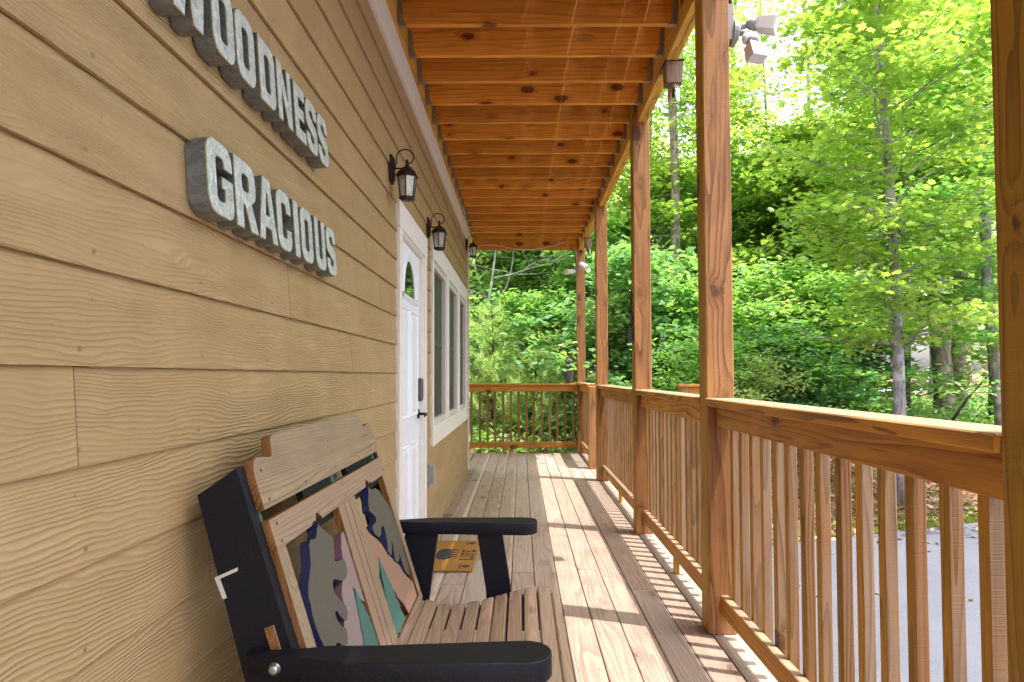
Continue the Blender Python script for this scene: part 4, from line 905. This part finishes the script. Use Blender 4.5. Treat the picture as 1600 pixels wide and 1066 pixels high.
def make_tree(h, r, base, rad, nb, nl, leaf, size, bark, lmat, lean=(0, 0), shape='oval', top=1., spray=.33, seed=1, fork=False):
    rs = random.Random(seed); wood_ = MB(); cen = []
    n = 12; ph = rs.uniform(0, 6); pts = []; rad_ = []
    for i in range(n+1):
        t = i/n; pts.append(Vector((lean[0]*t+.10*math.sin(ph+t*5)*t*1.2, lean[1]*t+.10*math.cos(ph*1.7+t*4)*t*1.2, h*t))); rad_.append(r*(1-.72*t)*(1+.5*max(0, .06-t)/.06))
    def P(t):
        f = t*n; i = min(n-1, int(f)); return pts[i].lerp(pts[i+1], f-i)
    wood_.tube(pts, rad_, 10)
    for b_ in range(nb):
        t = base/h+(1-base/h)*((b_+rs.random())/nb)*.985; u = (t*h-base)/(h-base)
        prof = (math.sin(math.pi*min(1, (u*.85+.12)))**.7)*top if top else 1.
        L = rad*max(.22, prof)*rs.uniform(.65, 1.12); a = b_*2.399+rs.uniform(-.4, .4); el = R(rs.uniform(8, 34)+25*u)
        p0 = P(t); q = [p0]; d = Vector((math.cos(a)*math.cos(el), math.sin(a)*math.cos(el), math.sin(el)))
        ns = 6
        for i in range(ns): d = (d+Vector((rs.uniform(-.3, .3), rs.uniform(-.3, .3), rs.uniform(-.26, .2)))).normalized(); q.append(q[-1]+d*L/ns)
        r0 = r*(1-.8*t)*.30; wood_.tube(q, [max(.004, r0*(1-.85*i/ns)) for i in range(ns+1)], 5, cap=False)
        ntw = max(3, int(L*2.6))
        for k in range(ntw):
            f = .22+.78*(k+rs.random())/ntw; i = min(ns-1, int(f*ns)); s0 = q[i].lerp(q[i+1], f*ns-i)
            ta = rs.uniform(0, 6.28); tl = rs.uniform(.25, .8)*(.5+.5*L/rad)
            s1 = s0+Vector((math.cos(ta), math.sin(ta), rs.uniform(-.15, .35)))*tl
            wood_.tube([s0, s0.lerp(s1, .5)+Vector((0, 0, .03)), s1], [.006, .004, .002], 3, cap=False)
            cen.append((s1, spray)); cen.append((s0.lerp(s1, .5), spray*.8))
    cc = np.array([tuple(c) for c, _ in cen]); per = max(1, nl//len(cc))
    C = np.repeat(cc, per, 0); ssp = np.repeat(np.array([s for _, s in cen]), per)
    C = C+rng.normal(0, 1, C.shape)*ssp[:, None]*np.array([.62, .62, .26])
    lm = leaf_mesh('crown', C, size, lmat, shape, .42, .25)
    tm = bpy.data.meshes.new('trunk'); tm.from_pydata(wood_.v, [], wood_.f); tm.materials.append(bark); tm.polygons.foreach_set('use_smooth', [True]*len(tm.polygons)); tm.update()
    return tm, lm
def place_tree(protos, x, y, label, rz=0., s=1., cat='tree', name='leafy_tree', group='trees of the wood beside the driveway', z=None):
    zz = gh(x, y)-.05 if z is None else z
    t = thing(name, label, cat, (x, y, zz), group); t.rotation_euler = (0, 0, rz); t.scale = (s, s, s)
    for nm, me in zip(('trunk', 'crown'), protos):
        o = bpy.data.objects.new(nm, me); COL.objects.link(o); o.parent = t
    return t
B = M
sapG = make_tree(4.3, .045, .4, 1.75, 46, 8500, 1, .125, B['bark_grey'], B['leaf_green'], (.2, .1), 'maple', seed=51, spray=.33)
sapL = make_tree(4.5, .045, .5, 1.8, 46, 8500, 1, .125, B['bark_pale'], B['leaf_lime'], (-.2, .1), 'maple', seed=52, spray=.33)
sapP = make_tree(4.2, .045, .4, 1.7, 46, 8500, 1, .115, B['bark_pale'], B['leaf_pale'], (-.1, .1), 'oval', seed=53, spray=.33)
sapD = make_tree(4.2, .045, .4, 1.8, 46, 8500, 1, .125, B['bark_dark'], B['leaf_deep'], (.1, -.1), 'maple', seed=54, spray=.33)
near_lime = make_tree(9.6, .082, 1.9, 2.2, 70, 17000, 1, .105, B['bark_pale'], B['leaf_lime'], (.25, .3), 'maple', seed=3, spray=.34)
near_grn = make_tree(8.5, .10, 1.4, 2.9, 66, 17000, 1, .115, B['bark_grey'], B['leaf_green'], (.2, -.2), 'maple', seed=9, spray=.36)
midA = make_tree(15, .20, 3.0, 4.3, 80, 19000, 1, .165, B['bark_grey'], B['leaf_green'], (.6, .2), 'oval', seed=5, spray=.5)
midB = make_tree(16, .19, 2.2, 4.2, 84, 19000, 1, .165, B['bark_pale'], B['leaf_lime'], (-.5, .2), 'oval', seed=12, spray=.5)
midC = make_tree(14, .17, .9, 4.0, 84, 19000, 1, .16, B['bark_dark'], B['leaf_deep'], (.2, .4), 'oval', seed=21, spray=.5)
midD = make_tree(13, .15, 1.0, 3.8, 80, 18000, 1, .15, B['bark_pale'], B['leaf_pale'], (.2, .4), 'oval', seed=33, spray=.48)
highC = make_tree(15, .2, 5.2, 3.3, 60, 6500, 1, .15, B['bark_grey'], B['leaf_lime'], (.3, .2), 'oval', seed=61, spray=.42)
bush = make_tree(2.1, .03, .15, 1.25, 30, 5200, 1, .10, B['bark_dark'], B['leaf_green'], (.1, 0), 'oval', seed=41, spray=.28)
bushP = make_tree(1.9, .025, .1, 1.2, 28, 4800, 1, .085, B['bark_dark'], B['leaf_pale'], (.1, 0), 'oval', seed=42, spray=.28)
bushD = make_tree(2.3, .03, .1, 1.35, 30, 5200, 1, .11, B['bark_dark'], B['leaf_deep'], (.1, 0), 'maple', seed=43, spray=.30)
def re(p, lm):  # same shapes, other leaf material
    o = []
    for me, m in zip(p, (None, lm)):
        c = me.copy()
        if m: c.materials[0] = m
        o.append(c)
    return o
near_lime2 = near_lime
def bare_trunk(h, r, bark, seed, lean=(0, 0), nb=8):
    rs = random.Random(seed); w = MB(); n = 14
    pts = [Vector((lean[0]*i/n+.08*math.sin(seed+i*.7), lean[1]*i/n+.06*math.cos(seed*2+i*.6), h*i/n)) for i in range(n+1)]
    w.tube(pts, [r*(1-.6*i/n)*(1.35 if i == 0 else 1) for i in range(n+1)], 12)
    for k in range(nb):
        i = rs.randint(4, n-1); a = rs.uniform(0, 6.28); L = rs.uniform(.6, 2.0); q = [pts[i]]; d = Vector((math.cos(a), math.sin(a), rs.uniform(.1, .7))).normalized()
        for j in range(5): d = (d+Vector((rs.uniform(-.25, .25), rs.uniform(-.25, .25), rs.uniform(-.1, .2)))).normalized(); q.append(q[-1]+d*L/5)
        w.tube(q, [r*.22*(1-.8*j/5)+.002 for j in range(6)], 5, cap=False)
    me = bpy.data.meshes.new('trunk'); me.from_pydata(w.v, [], w.f); me.materials.append(bark); me.polygons.foreach_set('use_smooth', [True]*len(me.polygons)); me.update(); return me

def scatter(n, x0, x1, y0, y1, cond=None):
    P_ = []
    while len(P_) < n:
        x = rng.uniform(x0, x1); y = rng.uniform(y0, y1)
        if cond is None or cond(x, y): P_.append((x, y))
    return P_
pp = scatter(170, 1.2, 9, 2.5, 10.5, lambda x, y: y < drive_edge(x)-.03 and rng.random() < .15+.85*math.exp(-(drive_edge(x)-y)*1.1))
lm = leaf_mesh('fallen_leaves', [(x, y, -.524) for x, y in pp], .07, M['litter'], 'quad', .5)
tag(link('fallen_leaves', lm), 'scattered dry leaves lying on the asphalt driveway', 'fallen leaves', kind='stuff')
# trees one can tell apart
place_tree(near_lime, 4.95, 8.95, 'slender pale trunked tree with lime leaves standing at the driveway edge', .6)
def trunk_tree(x, y, r, h, bark, seed, label, protos, lean=(0, 0), rz=0., cs=1.):
    t = thing('leafy_tree', label, 'tree', (x, y, gh(x, y)-.1), 'trees of the wood beside the driveway')
    o = bpy.data.objects.new('trunk', bare_trunk(h, r, bark, seed, lean)); COL.objects.link(o); o.parent = t
    if protos:
        o = bpy.data.objects.new('crown', protos[1]); COL.objects.link(o); o.parent = t; o.rotation_euler = (0, 0, rz); o.scale = (cs, cs, cs)
    return t
trunk_tree(9.6, 15.6, .22, 13, M['bark_grey'], 2, 'thick grey brown trunk seen between the two pale trunks near the right post', highC, (.2, .1), 1.1)
trunk_tree(12.2, 19.0, .21, 14, M['bark_grey'], 4, 'thick trunk standing just right of and behind the thickest trunk', highC, (.3, .3), 2.3)
trunk_tree(8.2, 14.6, .12, 12, M['bark_dark'], 6, 'dark trunk directly left of the slender pale trunk', highC, (-.1, .1), .4)
trunk_tree(8.6, 12.4, .10, 11, M['bark_pale'], 8, 'pale trunk partly hidden by the right edge post', near_grn, (.1, .1), 2.)
trunk_tree(3.25, 14.8, .125, 14, M['bark_grey'], 11, 'tall straight mottled trunk seen between the second and third posts', highC, (.25, .1), 3.)
trunk_tree(3.3, 17.5, .14, 13, M['bark_pale'], 13, 'pale blue grey trunk left of the mottled trunk between the posts', highC, (.1, .1), 4.)
trunk_tree(1.0, 15.6, .05, 9, M['bark_pale'], 17, 'very thin straight sapling trunk beside the far corner post', None, (.05, .1), 1.5)
trunk_tree(.3, 17.5, .085, 9, M['bark_dark'], 19, 'thin dark trunk leaning right behind the end railing', None, (1.6, .2), .8)
trunk_tree(6.3, 20.0, .13, 15, M['bark_pale'], 23, 'pale slim trunk rising behind the leaning branch left of the lime tree', highC, (.2, .1), 5., .66)
trunk_tree(1.9, 19.5, .10, 14, M['bark_grey'], 29, 'slim grey trunk between the third post and the fourth post', highC, (.2, .1), .2)
spots = [
 (7.6, 13.6, near_lime, 'leafy lime maple leaning over the shrubs right of the slender trunk', 2.4, .95),
 (2.0, 15.4, sapG, 'bright green maple sapling next to the owl and far corner post', 3.9, .95),
 (-.3, 16.8, sapG, 'green sapling filling the middle of the view behind the end railing', 1.9, 1.1),
 (-1.5, 17.8, sapP, 'pale green sapling left of the middle in the end view', 1.0, 1.1),
 (.7, 18.6, sapL, 'yellow green sapling behind the thin sapling trunk', .2, 1.2),
 (-3.2, 18.8, sapG, 'green sapling at the left end of the far railing view', 5.0, 1.2),
 (-.9, 21.0, sapL, 'lime sapling higher up the bank in the end view', 2.2, 1.5),
 (1.8, 21.5, sapG, 'green young tree up the bank behind the third post', 3.3, 1.6),
 (-2.6, 23.5, sapD, 'deep green young tree up the bank at the left', .9, 1.8),
 (.4, 25.0, sapP, 'pale young tree highest up the bank in the end view', 4.4, 1.9),
 (3.0, 16.2, sapL, 'lime sapling between the second and third posts', 2.6, 1.25),
 (7.4, 17.4, sapL, 'lime sapling right of the fallen trunks', .7, 1.3),
 (5.0, 18.4, sapG, 'green young tree behind the broken pale branch', 5.7, 1.5),
 (4.7, 16.6, midB, 'lime green tree right behind the second post', 4.5, .6),
 (6.6, 16.8, sapL, 'lime green tree rising over the fallen logs', 2.0, 1.5),
 (9.0, 20.5, midD, 'pale tree in the middle distance above the fallen logs', 3.3, .56),
 (11.5, 16.5, midB, 'lime tree behind the thick trunks at the right edge', .3, .8),
 (17., 28., midA, 'green tree beyond the road at the far right', 3.3, 1.05),
 (9.9, 26.5, midD, 'pale tree well behind the fallen logs, below the sky gap', 2.1, .85),
 (13.2, 30.0, midB, 'lime tree beyond the pale one below the sky gap', 4.0, .8),
 (5.2, 13.6, bush, 'bushy sapling under the lime tree', .3, 1.5),
]
for x, y, pr, lab, rz, s in spots: place_tree(pr, x, y, lab, rz, s)
# shrubs
D_, P_2, G_ = bushD, bushP, bush
sh = [(2.8, 10.4, G_, 'mid green shrub nearest the porch, right behind the low stair railing'), (3.4, 10.2, P_2, 'pale leaved shrub just right of the stair railing'), (2.0, 12.6, D_, 'dark broad leaved shrub seen between the third and fourth posts'),
 (3.4, 12.4, G_, 'mid green shrub at the foot of the tall mottled trunk'), (4.6, 11.6, D_, 'dark broad leaved shrub behind the floodlight post'), (4.4, 13.2, P_2, 'pale leaved shrub under the left end of the fallen trunks'),
 (5.6, 12.2, G_, 'mid green shrub in front of the fallen trunks'), (6.4, 12.9, D_, 'dark broad leaved shrub below the right end of the fallen trunks'),
 (5.4, 14.6, P_2, 'pale leaved shrub behind the thin broken branch'), (11.6, 15.2, G_, 'mid green shrub by the right edge post'),
 (1.5, 13.2, P_2, 'pale leaved shrub behind the corner post'),
 (2.7, 14.2, G_, 'mid green shrub behind the post with the black box'), (-1.8, 14.4, P_2, 'pale leaved shrub at the left behind the end railing'), (-2.6, 13.6, G_, 'mid green shrub touching the house corner in the end view'),
 (.2, 14.8, G_, 'mid green shrub behind the middle of the end railing'), (3.9, 15.2, D_, 'dark broad leaved shrub deep behind the second post'),
 (6.9, 15.4, G_, 'mid green shrub above the fallen trunks')]
for i, (x, y, pr, lab) in enumerate(sh):
    place_tree(pr, x, y, lab, i*1.3, random.uniform(.6, .85) if y < 12 else random.uniform(.9, 1.35), 'shrub', 'leafy_shrub', 'undergrowth shrubs under the trees')
# white pine saplings behind the end railing
def pine_sapling(x, y, h, rad, label, mat, seed, name='pine_sapling'):
    rs = random.Random(seed); w = MB(); C = []; D_ = []
    w.tube([(0, 0, 0), (.03, 0, h*.5), (0, .02, h)], [.03, .02, .006], 7)
    nw = int(h/.19)
    for i in range(nw):
        z = .15+(h-.2)*i/nw; L0 = rad*(1-(z/h))**.8+.12
        for k in range(7):
            a = rs.uniform(0, 6.28); L = L0*rs.uniform(.7, 1.1); el = rs.uniform(.1, .55)
            p = Vector((0, 0, z)); d = Vector((math.cos(a)*math.cos(el), math.sin(a)*math.cos(el), math.sin(el))); q = [p]
            for j in range(4): d = (d+Vector((0, 0, .10))).normalized(); q.append(q[-1]+d*L/4)
            w.tube(q, [.008, .006, .005, .004, .002], 4, cap=False)
            nt_ = max(3, int(L*9))
            for m_ in range(nt_):
                f = .2+.8*m_/nt_; j = min(3, int(f*4)); s0 = q[j].lerp(q[j+1], f*4-j)
                bd = (d+Vector((rs.uniform(-.9, .9), rs.uniform(-.9, .9), rs.uniform(-.1, .6)))).normalized(); tl = rs.uniform(.08, .20)
                for nn in range(26):
                    C.append(tuple(s0+bd*tl*rs.random())); D_.append(tuple(bd*.9+Vector((rs.gauss(0, .6), rs.gauss(0, .6), rs.gauss(0, .6)))))
    lm = leaf_mesh('needles', np.array(C), .105, mat, 'needle', droop=np.array(D_))
    t = thing(name, label, 'pine', (x, y, gh(x, y)-.05), 'young white pines behind the end railing')
    tm = bpy.data.meshes.new('trunk'); tm.from_pydata(w.v, [], w.f); tm.materials.append(M['bark_dark']); tm.update()
    for nm, me in (('trunk', tm), ('needles', lm)):
        o = bpy.data.objects.new(nm, me); COL.objects.link(o); o.parent = t
pine_sapling(-.55, 12.9, 2.35, 1.15, 'bushy young white pine with soft bright needles, centre left behind the end railing', M['needle'], 1)
pine_sapling(.25, 12.5, 1.7, .9, 'lower young white pine directly behind the middle of the end railing', M['needle'], 2)
pine_sapling(-1.6, 14.0, 3.4, 1.3, 'taller grey green pine at the left edge beside the house corner', M['needle_grey'], 3)
# dead silver branches at upper left of the end view
dt = thing('dead_tree', 'bare silvery dead tree with tangled twigs at the left of the end view', 'dead tree', (-1.1, 15.0, .1))
rs = random.Random(5); w = MB()
def grow(p, d, L, r, lv):
    q = [p]
    for i in range(6): d = (d+Vector((rs.uniform(-.22, .22), rs.uniform(-.22, .22), rs.uniform(-.16, .12)))).normalized(); q.append(q[-1]+d*L/6)
    w.tube(q, [r*(1-.7*i/6) for i in range(7)], 5 if lv else 8, cap=False)
    if lv < 3:
        for i in range((5, 6, 5)[lv]):
            s0 = q[rs.randint(1, 6)]; a = rs.uniform(0, 6.28); grow(s0, (d*.6+Vector((math.cos(a), math.sin(a), rs.uniform(-.5, .4)))).normalized(), L*rs.uniform(.4, .6), r*.5, lv+1)
grow(Vector((0, 0, 0)), Vector((.05, -.05, 1)), 5.2, .05, 0); w.build('branches', M['bark_dead'], dt, smooth=True).location = (0, 0, 0)
dt2 = dt.copy(); COL.objects.link(dt2); dt2.location = (-.3, 15.6, .3); dt2.rotation_euler = (.1, .15, 2.2); dt2['label'] = 'second bare dead tree leaning behind the first, nearer the middle of the end view'
for ch in list(dt.children): c = ch.copy(); COL.objects.link(c); c.parent = dt2
# fallen logs
for x_, y_, r_, l_ in ((7.7, 18.6, .075, 'slim pale trunk right of the broken branch'), (5.95, 17.0, .05, 'thin pale trunk just right of the floodlight post'), (13.2, 22.0, .11, 'pale trunk far behind between the lime tree and the right post')):
    trunk_tree(x_, y_, r_, 13, M['bark_pale'], int(x_*10), l_, highC if x_ > 10 else None, (.3, .1), x_, .8)
def log(pts, rr_, mat, label):
    m_ = MB(); m_.tube(pts, rr_, 10); o = m_.build('fallen_log', mat, smooth=True, origin=pts[0]); tag(o, label, 'log')
log([(4.6, 14.0, .75), (5.5, 14.2, 1.25), (6.4, 14.5, 1.75), (7.6, 14.9, 2.2)], [.13, .12, .10, .07], M['bark_dark'], 'thick dark fallen trunk slanting up to the right through the shrubs')
log([(4.8, 13.8, .45), (6.0, 14.0, .85), (7.4, 14.4, 1.35)], [.07, .06, .04], M['bark_dark'], 'thinner dark fallen trunk below the thick one')
log([(4.9, 15.4, 1.75), (5.5, 15.5, 2.5), (6.2, 15.6, 3.2)], [.035, .03, .015], M['bark_dead'], 'pale broken branch standing up to the right above the fallen trunks')
log([(8.0, 13.0, .1), (8.6, 13.2, .75), (9.2, 13.4, 1.25)], [.03, .025, .012], M['bark_dark'], 'thin dark branch leaning left of the pale trunk by the right post')
# undergrowth, litter, grass, far wood
pp = scatter(19000, 1.2, 13, 7., 15.5, lambda x, y: y > drive_edge(x)+.05)
lm = leaf_mesh('leaf_litter', [(x, y, gh(x, y)+rng.uniform(.005, .04)) for x, y in pp], .075, M['litter'], 'quad', .35)
tag(link('leaf_litter', lm), 'reddish brown dry leaves covering the bank above the driveway', 'leaf litter', kind='stuff')
pp = scatter(9000, 1.2, 13, 6.9, 13.5, lambda x, y: 0 < y-drive_edge(x) < .15+.5*rng.random()**2 or (y > drive_edge(x)+.4 and rng.random() < .16))
pp += scatter(9000, -2.5, 3.5, 11.3, 15., None)
lm = leaf_mesh('grass', [(x, y, gh(x, y)-.01) for x, y in pp], .085, M['grass'], 'blade')
tag(link('grass', lm), 'green grass tufts along the driveway edge and on the bank', 'grass', kind='stuff')
pp = scatter(30000, -3.5, 16, 11.6, 24, lambda x, y: y > drive_edge(max(x, 1.))+(3.4 if x > 1.5 else 1.2) and math.sin(x*2.1)+math.sin(y*1.7+x) > -1.1)
lm = leaf_mesh('ground_cover', [(x, y, gh(x, y)+abs(rng.normal(0, .35))*(.6+.4*math.sin(x*2+y))) for x, y in pp], .12, M['leaf_green'], 'oval', .5)
tag(link('ground_cover', lm), 'low green leaves covering the forest floor under the shrubs', 'ground cover', kind='stuff')
# far wooded slope as one mass
cl = []
for i in range(1150):
    x = rng.uniform(-30, 62); y0_ = 27 if x < 11 else 44; y = y0_+rng.random()**.85*34
    z = 1.5+.66*(y-y0_)+rng.normal(0, 1.3)
    if 13 < x/y*40 < 21: z = min(z, .34*y)
    cl.append((x, y, max(.6, z), rng.uniform(1.2, 2.4)))
C = np.concatenate([np.array(c[:3])+rng.normal(0, 1, (85, 3))*np.array([.6, .5, .38])*c[3] for c in cl])
lm = leaf_mesh('far_wood', C, .42, M['leaf_pale'], 'oval', .5)  # pale leaf colour stands in for the brightness of distant haze
tag(link('far_wood', lm), 'far green wooded slope seen through the nearer trees', 'far wood', kind='stuff')
w = MB()
for i in range(70):
    x = rng.uniform(-25, 50); y = rng.uniform(30, 58) if x < 11 else rng.uniform(45, 60); zb = .3*(y-28); w.tube([(x, y, .2), (x+rng.uniform(-.4, .4), y, zb+5), (x+rng.uniform(-.8, .8), y, zb+11)], [.20, .15, .05], 6, cap=False)
tag(w.build('far_trunks', M['bark_grey']), 'grey trunks of the far wooded slope', 'far trunks', kind='stuff')
